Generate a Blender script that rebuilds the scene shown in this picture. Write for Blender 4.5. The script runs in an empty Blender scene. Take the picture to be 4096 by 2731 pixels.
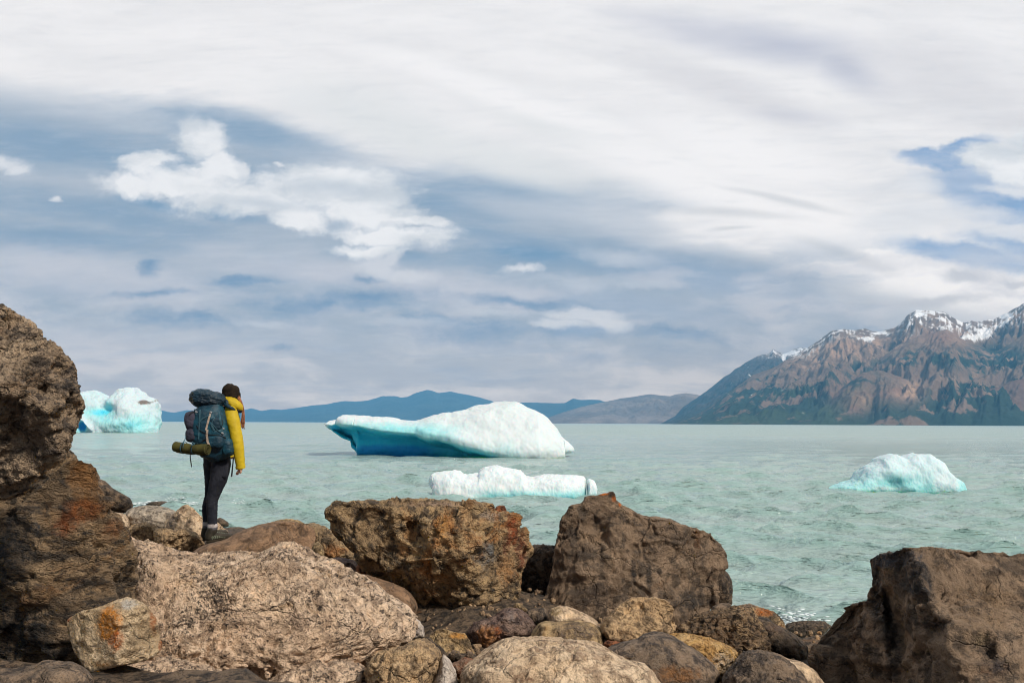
import bpy, bmesh, math, random
import numpy as np
from mathutils import Vector, Matrix, Euler

R = math.radians
scene = bpy.context.scene
COL = scene.collection

# ------------------------------------------------------------------ camera
F = 3641.0            # focal length in pixels of the 4096 wide photograph
CAMZ = 2.4
PITCH = math.atan(325.5 / F)
ROLL = R(0.26)
cam_d = bpy.data.cameras.new('camera')
cam_d.sensor_width = 36.0
cam_d.lens = 36.0 * F / 4096
cam_d.clip_start = 0.05
cam_d.clip_end = 200000.0
cam = bpy.data.objects.new('camera', cam_d)
COL.objects.link(cam)
cam.matrix_world = (Matrix.Translation((0, 0, CAMZ)) @ Matrix.Rotation(R(90) + PITCH, 4, 'X')
                    @ Matrix.Rotation(ROLL, 4, 'Z'))
scene.camera = cam
CM = np.array(cam.matrix_world.to_3x3())

def ray(sx, sy):
    return CM @ np.array(((sx - 2048) / F, -(sy - 1365.5) / F, -1.0))

def at(sx, sy, Y):
    """point seen at photo pixel (sx, sy) whose world y is Y"""
    d = ray(sx, sy)
    return np.array((0, 0, CAMZ)) + d * (Y / d[1])

def on_water(sx, sy):
    d = ray(sx, sy)
    return np.array((0, 0, CAMZ)) + d * (-CAMZ / d[2])

# enlargements of the photograph the outlines were read from: origin and scale
CROP = {'S': (0, 0, 1.0), 'P': (0, 0, 1.7415), 'A': (0, 1200, .97656), 'B': (640, 1480, .48443), 'C': (400, 1900, .52986),
        'D': (1250, 1900, .53004), 'E': (2100, 1900, .52994), 'F': (3000, 2000, .46618), 'G': (2700, 1150, .59354),
        'H': (1200, 1500, .55272), 'I': (0, 1100, .44643), 'J': (0, 2000, .46605), 'K': (300, 1500, .19130),
        'L': (3250, 1750, .29762)}
def src(c, x, y):
    ox, oy, s = CROP[c]
    return ox + x * s, oy + y * s

def lin(r, g, b):
    f = lambda v: (v / 255 / 12.92) if v <= 10 else ((v / 255 + .055) / 1.055) ** 2.4
    return (f(r), f(g), f(b), 1.0)

# ------------------------------------------------------------------ node helpers
class NT:
    def __init__(self, tree):
        self.t = tree
        tree.nodes.clear()
    def n(self, typ, **kw):
        nd = self.t.nodes.new(typ)
        for k, v in kw.items():
            setattr(nd, k, v)
        return nd
    def put(self, sock, v):
        if isinstance(v, bpy.types.NodeSocket):
            self.t.links.new(v, sock)
        elif v is not None:
            sock.default_value = v
    def math(self, op, a, b=None, c=None, clamp=False):
        nd = self.n('ShaderNodeMath', operation=op, use_clamp=clamp)
        self.put(nd.inputs[0], a)
        if b is not None: self.put(nd.inputs[1], b)
        if c is not None: self.put(nd.inputs[2], c)
        return nd.outputs[0]
    def vmath(self, op, a, b=None, scale=None):
        nd = self.n('ShaderNodeVectorMath', operation=op)
        self.put(nd.inputs[0], a)
        if b is not None: self.put(nd.inputs[1], b)
        if scale is not None: self.put(nd.inputs[3], scale)
        return nd.outputs[1] if op in ('LENGTH', 'DOT_PRODUCT', 'DISTANCE') else nd.outputs[0]
    def comb(self, x, y, z):
        nd = self.n('ShaderNodeCombineXYZ')
        for i, v in enumerate((x, y, z)): self.put(nd.inputs[i], v)
        return nd.outputs[0]
    def sep(self, v):
        nd = self.n('ShaderNodeSeparateXYZ'); self.put(nd.inputs[0], v)
        return nd.outputs
    def mapping(self, v, loc=(0, 0, 0), rot=(0, 0, 0), scale=(1, 1, 1), typ='POINT'):
        nd = self.n('ShaderNodeMapping', vector_type=typ)
        self.put(nd.inputs[0], v)
        nd.inputs[1].default_value = loc; nd.inputs[2].default_value = rot; nd.inputs[3].default_value = scale
        return nd.outputs[0]
    def noise(self, v, scale=5, detail=4, rough=.5, dist=0, lac=2.0, color=False, typ='FBM'):
        nd = self.n('ShaderNodeTexNoise')
        if typ != 'FBM': nd.noise_type = typ
        self.put(nd.inputs['Vector'], v)
        nd.inputs['Scale'].default_value = scale; nd.inputs['Detail'].default_value = detail
        nd.inputs['Roughness'].default_value = rough; nd.inputs['Distortion'].default_value = dist
        nd.inputs['Lacunarity'].default_value = lac
        return nd.outputs['Color' if color else 'Fac']
    def voro(self, v, scale=5, feature='F1', rnd=1.0, out='Distance'):
        nd = self.n('ShaderNodeTexVoronoi', feature=feature)
        self.put(nd.inputs['Vector'], v)
        nd.inputs['Scale'].default_value = scale; nd.inputs['Randomness'].default_value = rnd
        return nd.outputs[out]
    def ramp(self, v, lo, hi, a=0.0, b=1.0, smooth=True):
        nd = self.n('ShaderNodeMapRange')
        nd.interpolation_type = 'SMOOTHSTEP' if smooth else 'LINEAR'
        self.put(nd.inputs[0], v)
        for i, k in ((1, lo), (2, hi), (3, a), (4, b)): self.put(nd.inputs[i], k)
        return nd.outputs[0]
    def mix(self, fac, a, b, blend='MIX'):
        nd = self.n('ShaderNodeMix', data_type='RGBA', blend_type=blend)
        self.put(nd.inputs[0], fac); self.put(nd.inputs[6], a); self.put(nd.inputs[7], b)
        return nd.outputs[2]
    def attr(self, name, out='Color'):
        nd = self.n('ShaderNodeAttribute', attribute_name=name)
        return nd.outputs[out]

# ------------------------------------------------------------------ world: broken cloud over a clear sky
SUN_DIR = Vector((0.60, -0.68, 0.78)).normalized()
elev = math.asin(SUN_DIR.z); azim = math.atan2(SUN_DIR.x, SUN_DIR.y)
world = bpy.data.worlds.new('World'); scene.world = world
world.use_nodes = True
W = NT(world.node_tree)
SKY_STRENGTH = 0.1
HAZE_DENS, HAZE_TOP, HAZE_Y, HAZE_GLOW = 6.5e-5, 1150.0, 17500.0, (.15, .42, .68)   # air between the lake and the clouds
gen = W.n('ShaderNodeTexCoord').outputs['Generated']
dx, dy, dz = W.sep(gen)
ay = W.math('MAXIMUM', W.math('ABSOLUTE', dy), 0.12)
UV = W.comb(W.math('DIVIDE', dx, ay), W.math('DIVIDE', dz, ay), 0.0)   # the vertical plane one unit north
def warp(v, scale, amt, sx=1.0, sy=1.0, detail=3, rough=.5):
    c = W.noise(W.mapping(v, scale=(sx, sy, 1)), scale, detail, rough, color=True)
    sc = W.n('ShaderNodeSeparateColor'); W.put(sc.inputs[0], c)
    off = W.comb(W.math('MULTIPLY_ADD', sc.outputs[0], amt, -.5 * amt), W.math('MULTIPLY_ADD', sc.outputs[1], amt * .6, -.3 * amt), 0.0)
    return W.vmath('ADD', v, off)
UVs = warp(UV, 2.2, .10, 1, 2.5, 4)                 # slow bends for veils and lenses
UVp = warp(warp(UV, 7, .045, 1, 1.5, 4, .65), 26, .030, 1, 1.3, 6, .72)  # ragged edges for the low cumulus
def uvof(px, py):
    d = ray(px * 1.7415, py * 1.7415)
    return d[0] / d[1], d[2] / d[1]
_rots = {}
def blobs(v, lst):
    out = None
    for b in lst:
        x, y, rx, ry = b[:4]; rot = R(b[4]) if len(b) > 4 else 0
        cu, cv = uvof(x, y)
        eu, ev = uvof(x + rx * math.cos(rot), y + rx * math.sin(rot))
        gu, gv = uvof(x - ry * math.sin(rot), y + ry * math.cos(rot))
        a = math.atan2(ev - cv, eu - cu)
        q = round(math.degrees(a) / 4) * 4; a = R(q)
        if (v.node.name, q) not in _rots:
            _rots[(v.node.name, q)] = v if q == 0 else W.comb(W.vmath('DOT_PRODUCT', v, (math.cos(a), math.sin(a), 0)), W.vmath('DOT_PRODUCT', v, (-math.sin(a), math.cos(a), 0)), 0.0)
        ia, ib = 1 / math.hypot(eu - cu, ev - cv), 1 / math.hypot(gu - cu, gv - cv)
        ru, rv = cu * math.cos(a) + cv * math.sin(a), -cu * math.sin(a) + cv * math.cos(a)
        nd = W.n('ShaderNodeVectorMath', operation='MULTIPLY_ADD')
        W.put(nd.inputs[0], _rots[(v.node.name, q)]); nd.inputs[1].default_value = (ia, ib, 0); nd.inputs[2].default_value = (-ru * ia, -rv * ib, 0)
        f = W.math('SUBTRACT', 1.0, W.vmath('LENGTH', nd.outputs[0]))
        out = f if out is None else W.math('MAXIMUM', out, f)
    return out
def C10(r, g, b):
    c = lin(r, g, b); return (c[0] / SKY_STRENGTH, c[1] / SKY_STRENGTH, c[2] / SKY_STRENGTH, 1)
skytex = W.n('ShaderNodeTexSky', sky_type='NISHITA', sun_disc=False)
skytex.sun_elevation = elev; skytex.sun_rotation = azim
skytex.altitude = 200; skytex.dust_density = .6; skytex.ozone_density = 1.5
streak = W.noise(W.mapping(UVs, rot=(0, 0, R(-6)), scale=(1.2, 7, 1)), 3.0, 7, .6)
streak2 = W.noise(W.mapping(UVs, (3.1, 1.7, 0), rot=(0, 0, R(-12)), scale=(1, 5, 1)), 7.0, 6, .6)
mott = W.noise(W.mapping(UVp, (7, 2, 0), scale=(1, 3.2, 1)), 8.0, 6, .55)
def layer(col, mask, alpha, colour):
    return W.mix(W.math('MULTIPLY', mask, alpha), col, colour)
def lay(col, lst, lo, hi, alpha, colour, v=None, tex=None, tamt=0.0):
    f = blobs(UVs if v is None else v, lst)
    if tex is not None:
        f = W.math('ADD', f, W.math('MULTIPLY', W.math('SUBTRACT', tex, .5), tamt))
    return layer(col, W.ramp(f, lo, hi), alpha, colour)
puff = W.noise(W.mapping(UVp, (2, 5, 0), rot=(0, 0, R(-8)), scale=(1, 1.7, 1)), 24.0, 7, .62)
wisp = W.noise(W.mapping(UVp, (4, 3, 0), rot=(0, 0, R(-5)), scale=(1, 4.5, 1)), 9.0, 6, .6)
V = W.sep(UV)[1]
cumulus = W.mix(W.ramp(W.noise(W.mapping(UVp, (6, 6, 0), scale=(1, 2.4, 1)), 7.0, 6, .6), .38, .60), C10(208, 215, 223), C10(236, 238, 242))
high = W.mix(W.ramp(streak2, .3, .7), C10(231, 231, 234), C10(240, 239, 241))
sky = high
# veil of grey blue over the left and the middle
sky = lay(sky, [(-50, 420, 800, 270, 6), (500, 480, 650, 220, 12), (1050, 570, 650, 170, 9), (1000, 780, 1600, 210, 0),
                (1640, 670, 380, 110, 10), (0, 720, 900, 300, 0)], -.10, .40, .97, C10(161, 179, 198), tex=streak, tamt=.30)
sky = layer(sky, W.math('MULTIPLY', W.ramp(streak, .42, .68), W.ramp(V, .40, .24)), .55, C10(190, 199, 211))
# bluer lanes
sky = lay(sky, [(150, 345, 480, 60, 5), (230, 505, 360, 44, 10), (60, 555, 380, 40, 3), (1180, 430, 420, 60, 5), (1250, 605, 420, 45, 5),
                (560, 300, 330, 50, 12), (1560, 620, 250, 50, 8), (1000, 470, 180, 60, 10), (1180, 560, 220, 30, 10),
                (900, 600, 150, 22, 6)], -.4, 1.0, .9, C10(136, 165, 192), tex=wisp, tamt=1.6)
sky = lay(sky, [(500, 490, 150, 22, 8), (330, 480, 110, 16, 10), (1210, 590, 120, 18, 8)], -.3, .9, .75, C10(118, 157, 190), tex=wisp, tamt=1)
# bright lens of high cloud crossing to the right
sky = lay(sky, [(1330, 300, 420, 60, 20), (900, 290, 380, 80, 14), (1190, 370, 360, 60, 12)], -.2, .9, .9, C10(224, 227, 230))
sky = lay(sky, [(1180, 235, 560, 34, 17), (1560, 400, 330, 75, 25), (1850, 520, 380, 95, 18), (2150, 640, 330, 60, 12),
                (1700, 350, 300, 80, 15)], -.25, .75, .95, C10(243, 242, 244))
sky = lay(sky, [(1440, 495, 140, 62, 22), (1280, 480, 260, 40, 6)], -.2, .8, .7, C10(190, 200, 213), tex=wisp, tamt=.5)
sky = lay(sky, [(1790, 95, 300, 65, 10), (1940, 150, 150, 60, 28)], -.2, 1.1, .95, C10(192, 197, 212), tex=streak, tamt=.6)
sky = lay(sky, [(1800, 262, 150, 24, 6), (1560, 60, 240, 50, 12)], -.2, 1.1, .6, C10(196, 200, 214), tex=streak, tamt=.6)
sky = lay(sky, [(2180, 180, 330, 150, 10), (1650, 200, 330, 70, 20), (2330, 270, 200, 60, 0)], -.1, .9, .55, C10(208, 209, 216), tex=wisp, tamt=.9)
sky = lay(sky, [(1690, 530, 60, 7, -4), (1680, 490, 180, 14, 6), (1950, 590, 140, 18, 20), (1790, 455, 160, 12, 12)], -.3, .9, .7, C10(206, 210, 216))
sky = lay(sky, [(1640, 650, 340, 50, 10), (1400, 700, 420, 44, 3)], -.2, 1.0, .75, C10(160, 180, 203), tex=streak, tamt=.7)
# the clear gap on the right with its own stray clouds
gap = W.mix(.25, C10(128, 165, 205), W.mix(1.0, skytex.outputs[0], (1.4, 1.4, 1.4, 1), 'MULTIPLY'))
f = blobs(UVp, [(2225, 335, 85, 22, -10), (2175, 368, 130, 30, 8), (2240, 430, 150, 55, 10), (2300, 480, 130, 60, 5),
                (2230, 588, 210, 34, 9), (2420, 570, 240, 60, 8), (2120, 350, 70, 18, 0)])
f = W.math('ADD', f, W.math('MULTIPLY', W.math('SUBTRACT', puff, .5), .7))
sky = W.mix(W.math('MULTIPLY', W.ramp(f, -.15, .55), W.ramp(wisp, .35, .62, .98, .70)), sky, gap)
sky = lay(sky, [(2170, 492, 190, 30, 6), (2320, 530, 180, 26, 8), (2110, 420, 60, 30, 0), (2060, 520, 110, 40, 0), (2330, 440, 110, 14, 6)], -.4, .8, .85, C10(224, 227, 233), v=UVp, tex=puff, tamt=1.3)
sky = lay(sky, [(2290, 362, 84, 38, 6), (2330, 390, 100, 38, 5), (2440, 350, 170, 60, 0)], -.2, .5, 1, cumulus, v=UVp, tex=puff, tamt=1.4)
sky = lay(sky, [(2215, 637, 65, 20, -4), (2330, 652, 45, 13, 0), (2150, 695, 130, 16, -2)], -.3, .8, .8, C10(188, 196, 208), v=UVp, tex=puff, tamt=1)
# low, mottled deck
lowmask = W.ramp(V, .225, .15)
sky = layer(sky, W.math('MULTIPLY', W.ramp(mott, .44, .62), lowmask), .6, C10(197, 203, 215))
sky = layer(sky, W.math('MULTIPLY', W.ramp(W.noise(W.mapping(UVp, (1, 9, 0), scale=(1, 3.6, 1)), 5.0, 6, .6), .49, .66), lowmask), .75, C10(141, 168, 194))
sky = lay(sky, [(200, 640, 420, 60, 4), (250, 800, 500, 70, 0), (800, 640, 500, 40, 3)], -.4, .9, .75, C10(193, 200, 213), tex=mott, tamt=1.5)
sky = lay(sky, [(415, 735, 150, 24, 4), (740, 700, 150, 20, 2), (1080, 768, 160, 32, 5), (830, 685, 150, 20, -2), (350, 615, 30, 20, -20),
                (1345, 822, 80, 18, 0), (1310, 765, 85, 20, 0), (640, 796, 44, 9, 0), (835, 645, 44, 13, 0), (360, 675, 90, 10, 0), (1000, 738, 110, 20, 6),
                (1180, 690, 160, 14, 4), (560, 650, 90, 10, 0), (1560, 770, 130, 14, 3)], -.6, 1.2, .85, C10(116, 154, 188), v=UVp, tex=puff, tamt=2.4)
sky = lay(sky, [(1340, 722, 100, 18, 0), (1395, 740, 60, 22, 18), (1290, 745, 80, 16, 0)], -.15, .5, .9, C10(206, 213, 223), v=UVp, tex=puff, tamt=.6)
sky = lay(sky, [(1330, 760, 90, 16, 0)], -.2, .9, .7, C10(150, 176, 203), v=UVp, tex=puff, tamt=.6)
sky = lay(sky, [(1330, 645, 140, 22, 5), (1450, 655, 110, 14, 3), (1420, 590, 110, 26, 6), (950, 740, 120, 14, 2), (600, 745, 100, 10, 4), (1120, 720, 90, 12, 4)], -.2, .9, .75, C10(188, 199, 213), v=UVp, tex=puff, tamt=1.2)
# pale band on the horizon
sky = layer(sky, W.ramp(V, .125, .015), .75, W.mix(W.ramp(mott, .40, .6), C10(180, 191, 206), C10(206, 210, 218)))
sky = layer(sky, W.math('MULTIPLY', W.ramp(W.noise(W.mapping(UVs, (5, 1, 0), scale=(1, 9, 1)), 5.0, 5, .6), .50, .66),
                        W.ramp(V, .13, .05)), .6, C10(160, 180, 202))
# fine fibres through the whole deck
fib = W.noise(W.mapping(UVs, (9, 4, 0), rot=(0, 0, R(-9)), scale=(1, 6, 1)), 16.0, 8, .68)
sky = layer(sky, W.ramp(fib, .46, .68), .08, C10(240, 240, 243))
sky = layer(sky, W.ramp(fib, .50, .32), .07, C10(140, 158, 180))
# the sunlit lenticular cloud over the walker
big = [(460, 318, 76, 50, 10), (500, 378, 60, 55, 0), (420, 418, 175, 46, 3), (345, 375, 80, 26, -12), (300, 430, 66, 34, 0), (560, 455, 220, 44, 6), (700, 425, 160, 56, -3),
       (840, 430, 130, 58, 12), (850, 490, 135, 54, 10), (900, 540, 150, 32, 5), (690, 502, 90, 36, 4), (850, 575, 95, 20, 0),
       (990, 548, 60, 12, 6), (960, 508, 75, 18, 8), (760, 400, 130, 30, 3)]
sky = lay(sky, big, -.22, .55, .97, cumulus, v=UVp, tex=puff, tamt=1.7)
sky = lay(sky, [(780, 432, 200, 30, 4), (620, 470, 150, 18, 6)], -.1, 1.0, .6, C10(184, 197, 211))
sky = lay(sky, [(775, 515, 44, 16, 0)], -.2, .8, .8, C10(166, 184, 203), v=UVp, tex=puff, tamt=.8)
sky = lay(sky, [(868, 612, 60, 34, 0), (930, 632, 75, 20, 0), (890, 600, 40, 16, -20)], -.25, .7, .9, C10(206, 212, 222), v=UVp, tex=puff, tamt=1.5)
sky = lay(sky, [(38, 387, 36, 15, 6), (1205, 618, 52, 12, 2), (130, 452, 18, 9, 10), (-20, 362, 100, 22, 20), (640, 372, 14, 7, 0), (555, 382, 16, 20, 0)], -.25, .8, .9, C10(220, 224, 231), v=UVp, tex=puff, tamt=1.5)
# unseen sky behind and overhead, dimmed to deepen contrast on the rocks
back = W.ramp(dy, .38, -.1)
sky = W.mix(W.math('MULTIPLY', back, .78), sky, C10(100, 110, 124))
sky = W.mix(1.0, sky, (.985, .995, 1.0, 1), 'MULTIPLY')
path = W.math('MINIMUM', HAZE_Y, W.math('DIVIDE', HAZE_TOP, W.math('MAXIMUM', V, .01)))
path = W.math('MULTIPLY', path, W.math('DIVIDE', 1.0, ay))
trans = W.math('EXPONENT', W.math('MULTIPLY', path, -HAZE_DENS))
trans = W.math('ADD', W.math('MULTIPLY', trans, W.math('GREATER_THAN', dy, .2)), W.math('LESS_THAN', dy, .2), clamp=True)
sky = W.mix(W.math('SUBTRACT', 1.0, trans), sky, tuple(v / SKY_STRENGTH for v in HAZE_GLOW) + (1,), 'SUBTRACT')
bg = W.n('ShaderNodeBackground')
W.put(bg.inputs[0], sky); W.put(bg.inputs[1], W.math('DIVIDE', SKY_STRENGTH, trans))
out = W.n('ShaderNodeOutputWorld'); W.t.links.new(bg.outputs[0], out.inputs[0])
world.cycles.sampling_method = 'MANUAL'; world.cycles.sample_map_resolution = 512

# ------------------------------------------------------------------ sun through thin cloud
sd = bpy.data.lights.new('sun', 'SUN'); sd.energy = 3.8; sd.angle = R(8); sd.color = (1.0, .91, .78)
sun = bpy.data.objects.new('sun', sd); COL.objects.link(sun)
sun.rotation_euler = (-SUN_DIR).to_track_quat('-Z', 'Y').to_euler()

scene.view_settings.view_transform = 'Standard'
scene.view_settings.look = 'None'
scene.view_settings.exposure = 0.0
scene.view_settings.gamma = 1.0
scene.render.engine = 'CYCLES'
scene.cycles.pixel_filter_type = 'BLACKMAN_HARRIS'
scene.cycles.filter_width = 1.05
scene.cycles.use_denoising = True
scene.cycles.use_adaptive_sampling = True
scene.cycles.adaptive_threshold = 0.015
scene.cycles.adaptive_min_samples = 12
scene.cycles.max_bounces = 6
scene.cycles.diffuse_bounces = 3
scene.cycles.glossy_bounces = 2
scene.cycles.transmission_bounces = 2
scene.cycles.volume_bounces = 1
scene.cycles.sample_clamp_indirect = 4.0

# ------------------------------------------------------------------ numpy noise
_rng = np.random.RandomState(7)
_P = _rng.permutation(256); _P = np.concatenate([_P, _P, _P]).astype(np.int64)
_G = _rng.normal(size=(256, 3)); _G /= np.linalg.norm(_G, axis=1)[:, None]
def perlin(p):
    i = np.floor(p).astype(np.int64); f = p - i; i &= 255
    u = f * f * f * (f * (f * 6 - 15) + 10)
    r = 0
    for a in (0, 1):
        ha = _P[i[:, 0] + a]; wx = u[:, 0] if a else 1 - u[:, 0]
        for b in (0, 1):
            hb = _P[(ha + i[:, 1] + b) & 255]; wy = u[:, 1] if b else 1 - u[:, 1]
            for c in (0, 1):
                h = _P[(hb + i[:, 2] + c) & 255]; wz = u[:, 2] if c else 1 - u[:, 2]
                g = _G[h]
                r = r + wx * wy * wz * (g[:, 0] * (f[:, 0] - a) + g[:, 1] * (f[:, 1] - b) + g[:, 2] * (f[:, 2] - c))
    return r * 1.5
def fbm(p, o=4, g=.5):
    s = 0; a = 1.0
    for k in range(o):
        s = s + a * perlin(p + k * 17.3); p = p * 2.03; a *= g
    return s
def ridged(p, o=4, g=.5):
    s = 0; a = 1.0; t = 0
    for k in range(o):
        s = s + a * (1 - np.abs(perlin(p + k * 9.7)) * 2); t += a; p = p * 2.07; a *= g
    return s / t
def cells(p, tilt=False):
    """worley noise: F1, F2, a random value per cell"""
    i = np.floor(p).astype(np.int64); f = p - i
    d1 = np.full(len(p), 9.0); d2 = d1.copy(); idv = np.zeros(len(p)); til = np.zeros(len(p))
    for a in (-1, 0, 1):
        for b in (-1, 0, 1):
            for c in (-1, 0, 1):
                h = _P[(_P[(_P[(i[:, 0] + a) & 255] + i[:, 1] + b) & 255] + i[:, 2] + c) & 255]
                o = _G[h] * .35 + .5
                d = np.sqrt((a + o[:, 0] - f[:, 0]) ** 2 + (b + o[:, 1] - f[:, 1]) ** 2 + (c + o[:, 2] - f[:, 2]) ** 2)
                nearer = d < d1
                if tilt:
                    g = _G[(h * 7 + 3) & 255]
                    tv = -(g[:, 0] * (a + o[:, 0] - f[:, 0]) + g[:, 1] * (b + o[:, 1] - f[:, 1]) + g[:, 2] * (c + o[:, 2] - f[:, 2]))
                    til = np.where(nearer, tv, til)
                d2 = np.where(nearer, d1, np.minimum(d2, d)); idv = np.where(nearer, h / 255.0, idv); d1 = np.where(nearer, d, d1)
    if tilt: return d1, d2, idv, til
    return d1, d2, idv
def sst(x, a, b):
    t = np.clip((x - a) / (b - a), 0, 1); return t * t * (3 - 2 * t)

# ------------------------------------------------------------------ scene bookkeeping
def tag(o, label=None, cat=None, group=None, kind=None):
    if label: o['label'] = label
    if cat: o['category'] = cat
    if group: o['group'] = group
    if kind: o['kind'] = kind
    return o
def empty(name, loc=(0, 0, 0), rz=0.0):
    o = bpy.data.objects.new(name, None); COL.objects.link(o)
    o.location = loc; o.rotation_euler = (0, 0, rz); o.empty_display_size = .1
    return o
def mesh_obj(name, co, faces, mat=None, parent=None, loc=(0, 0, 0), smooth=True):
    me = bpy.data.meshes.new(name)
    co = np.asarray(co, dtype=np.float32)
    if isinstance(faces, np.ndarray):
        nf, k = faces.shape
        me.vertices.add(len(co)); me.vertices.foreach_set('co', co.ravel())
        me.loops.add(nf * k); me.loops.foreach_set('vertex_index', faces.astype(np.int32).ravel())
        me.polygons.add(nf)
        me.polygons.foreach_set('loop_start', np.arange(0, nf * k, k, dtype=np.int32))
        me.update(calc_edges=True)
    else:
        me.from_pydata([tuple(map(float, c)) for c in co], [], [tuple(int(i) for i in f) for f in faces])
    if smooth:
        me.polygons.foreach_set('use_smooth', np.ones(len(me.polygons), dtype=bool))
    me.validate()
    o = bpy.data.objects.new(name, me); COL.objects.link(o)
    if mat: me.materials.append(mat)
    o.location = loc
    if parent: o.parent = parent
    return o
def set_attr(o, name, arr):
    a = o.data.attributes.new(name, 'FLOAT_COLOR', 'POINT')
    a.data.foreach_set('color', np.ascontiguousarray(arr, dtype=np.float32).ravel())
def grid_faces(nr, nc, wrap=False):
    r = np.arange(nr - 1)[:, None]; c = np.arange(nc if wrap else nc - 1)[None, :]
    a = r * nc + c; b = r * nc + (c + 1) % nc; d = (r + 1) * nc + c; e = (r + 1) * nc + (c + 1) % nc
    return np.stack([a, b, e, d], -1).reshape(-1, 4)
def normals(co, F3):
    n = np.zeros_like(co)
    fn = np.cross(co[F3[:, 1]] - co[F3[:, 0]], co[F3[:, 2]] - co[F3[:, 0]])
    for k in range(3):
        for a in range(3):
            n[:, a] += np.bincount(F3[:, k], weights=fn[:, a], minlength=len(co))
    return n / (np.linalg.norm(n, axis=1)[:, None] + 1e-12)

# ------------------------------------------------------------------ materials
def new_mat(name):
    m = bpy.data.materials.new(name); m.use_nodes = True
    T = NT(m.node_tree)
    b = T.n('ShaderNodeBsdfPrincipled'); o = T.n('ShaderNodeOutputMaterial')
    T.t.links.new(b.outputs[0], o.inputs[0])
    return m, T, b
def bumped(T, b, h, dist=.01, strength=1.0, prev=None):
    nd = T.n('ShaderNodeBump'); nd.inputs['Strength'].default_value = strength; nd.inputs['Distance'].default_value = dist
    T.put(nd.inputs['Height'], h)
    if prev is not None: T.put(nd.inputs['Normal'], prev)
    T.put(b.inputs['Normal'], nd.outputs[0])
    return nd.outputs[0]
def rgba(c): return (c[0], c[1], c[2], 1.0)
_rockmats = {}
def rock_mat(name, light, mid, dark, stain=None, stain_amt=.5, speck=.35, speck_col=(.02, .018, .017), grain=60, patch=3.0,
             strata=1.0, srot=(0, 0, 0), rough=.85, bump=1.0, spec=.25, flecks=0.0):
    key = name
    if key in _rockmats: return _rockmats[key]
    light = (light[0] * 1.25, light[1] * 1.19, light[2] * 1.10); mid = (mid[0] * 1.25, mid[1] * 1.18, mid[2] * 1.08)
    m, T, b = new_mat(name)
    co = T.n('ShaderNodeTexCoord').outputs['Object']
    cs = T.mapping(co, rot=srot, scale=(1, 1, strata)) if strata != 1 else co
    n1 = T.noise(cs, patch, 6, .6, .6)
    n2 = T.noise(cs, patch * 5, 6, .65, .3)
    col = T.mix(T.ramp(n1, .38, .60), rgba(mid), rgba(light))
    col = T.mix(T.ramp(n2, .47, .60, 0, .85), col, rgba(dark))
    n5 = T.noise(T.mapping(cs, (3, 1, 2)), patch * 2.2, 7, .68, .8)
    col = T.mix(T.ramp(n5, .52, .64, 0, .5), col, T.mix(.5, rgba(dark), rgba(mid)))
    col = T.mix(T.ramp(n5, .44, .34, 0, .6), col, T.mix(1.0, rgba(light), (1.22, 1.18, 1.1, 1), 'MULTIPLY'))
    n4 = T.noise(cs, grain * .25, 5, .7)
    col = T.mix(T.ramp(n4, .35, .68, 0, .55), col, T.mix(1.0, col, (.55, .53, .52, 1), 'MULTIPLY'))
    if stain is not None:
        n3 = T.noise(co, patch * .9, 6, .65, 1.0)
        col = T.mix(T.ramp(n3, .62 - .25 * stain_amt, .76 - .2 * stain_amt, 0, .85), col, rgba(stain))
    # spots laid on the stone where the photograph shows them: lichen, iron, dark patches, some of them painted shade
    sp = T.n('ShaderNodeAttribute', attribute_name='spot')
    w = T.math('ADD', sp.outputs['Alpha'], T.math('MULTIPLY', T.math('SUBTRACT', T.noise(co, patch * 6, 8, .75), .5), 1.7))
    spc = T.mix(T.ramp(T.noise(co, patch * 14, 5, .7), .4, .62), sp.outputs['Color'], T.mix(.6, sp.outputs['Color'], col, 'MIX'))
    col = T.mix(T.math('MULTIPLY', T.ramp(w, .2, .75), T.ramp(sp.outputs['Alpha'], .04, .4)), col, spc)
    g = T.noise(cs, grain, 3, .7)
    g2 = T.voro(cs, grain * 1.3)
    sm = T.math('MULTIPLY', T.ramp(g, .56, .66), T.ramp(n2, .35, .55, .35, 1.0))
    col = T.mix(T.math('MULTIPLY', sm, speck), col, rgba(speck_col))
    col = T.mix(T.ramp(g2, .22, .05, 0, .35), col, T.mix(1.0, col, (1.5, 1.45, 1.4, 1), 'MULTIPLY'))
    if flecks:
        fn = T.noise(T.mapping(cs, rot=(.3, .5, .2), scale=(1, 1, 1.5)), 36, 7, .74, .5)
        fm = T.noise(co, 3.5, 3, .6)
        fk = T.ramp(T.math('ADD', fn, T.math('MULTIPLY', T.math('SUBTRACT', fm, .5), .5)), .565, .63)
        col = T.mix(T.math('MULTIPLY', fk, flecks), col, rgba(speck_col))
    T.put(b.inputs['Base Color'], col)
    T.put(b.inputs['Roughness'], T.ramp(n2, .3, .7, rough - .12, min(1, rough + .08)))
    b.inputs['Specular IOR Level'].default_value = spec
    h = T.math('ADD', T.math('MULTIPLY', n4, .9), T.math('MULTIPLY', g, .30))
    h = T.math('ADD', h, T.math('MULTIPLY', n2, 1.0))
    h = T.math('SUBTRACT', h, T.math('MULTIPLY', sm, .22))
    wv = T.vmath('ADD', T.mapping(cs, (1, 2, 3), (.4, .3, .5), (1, 1.3, 1.8)), T.vmath('SCALE', T.noise(cs, 5, 4, .6, color=True), scale=.28))
    ck = T.ramp(T.voro(wv, 1.7, 'DISTANCE_TO_EDGE'), 0, .022)
    ck2 = T.ramp(T.voro(wv, 6.5, 'DISTANCE_TO_EDGE'), 0, .04)
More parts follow.
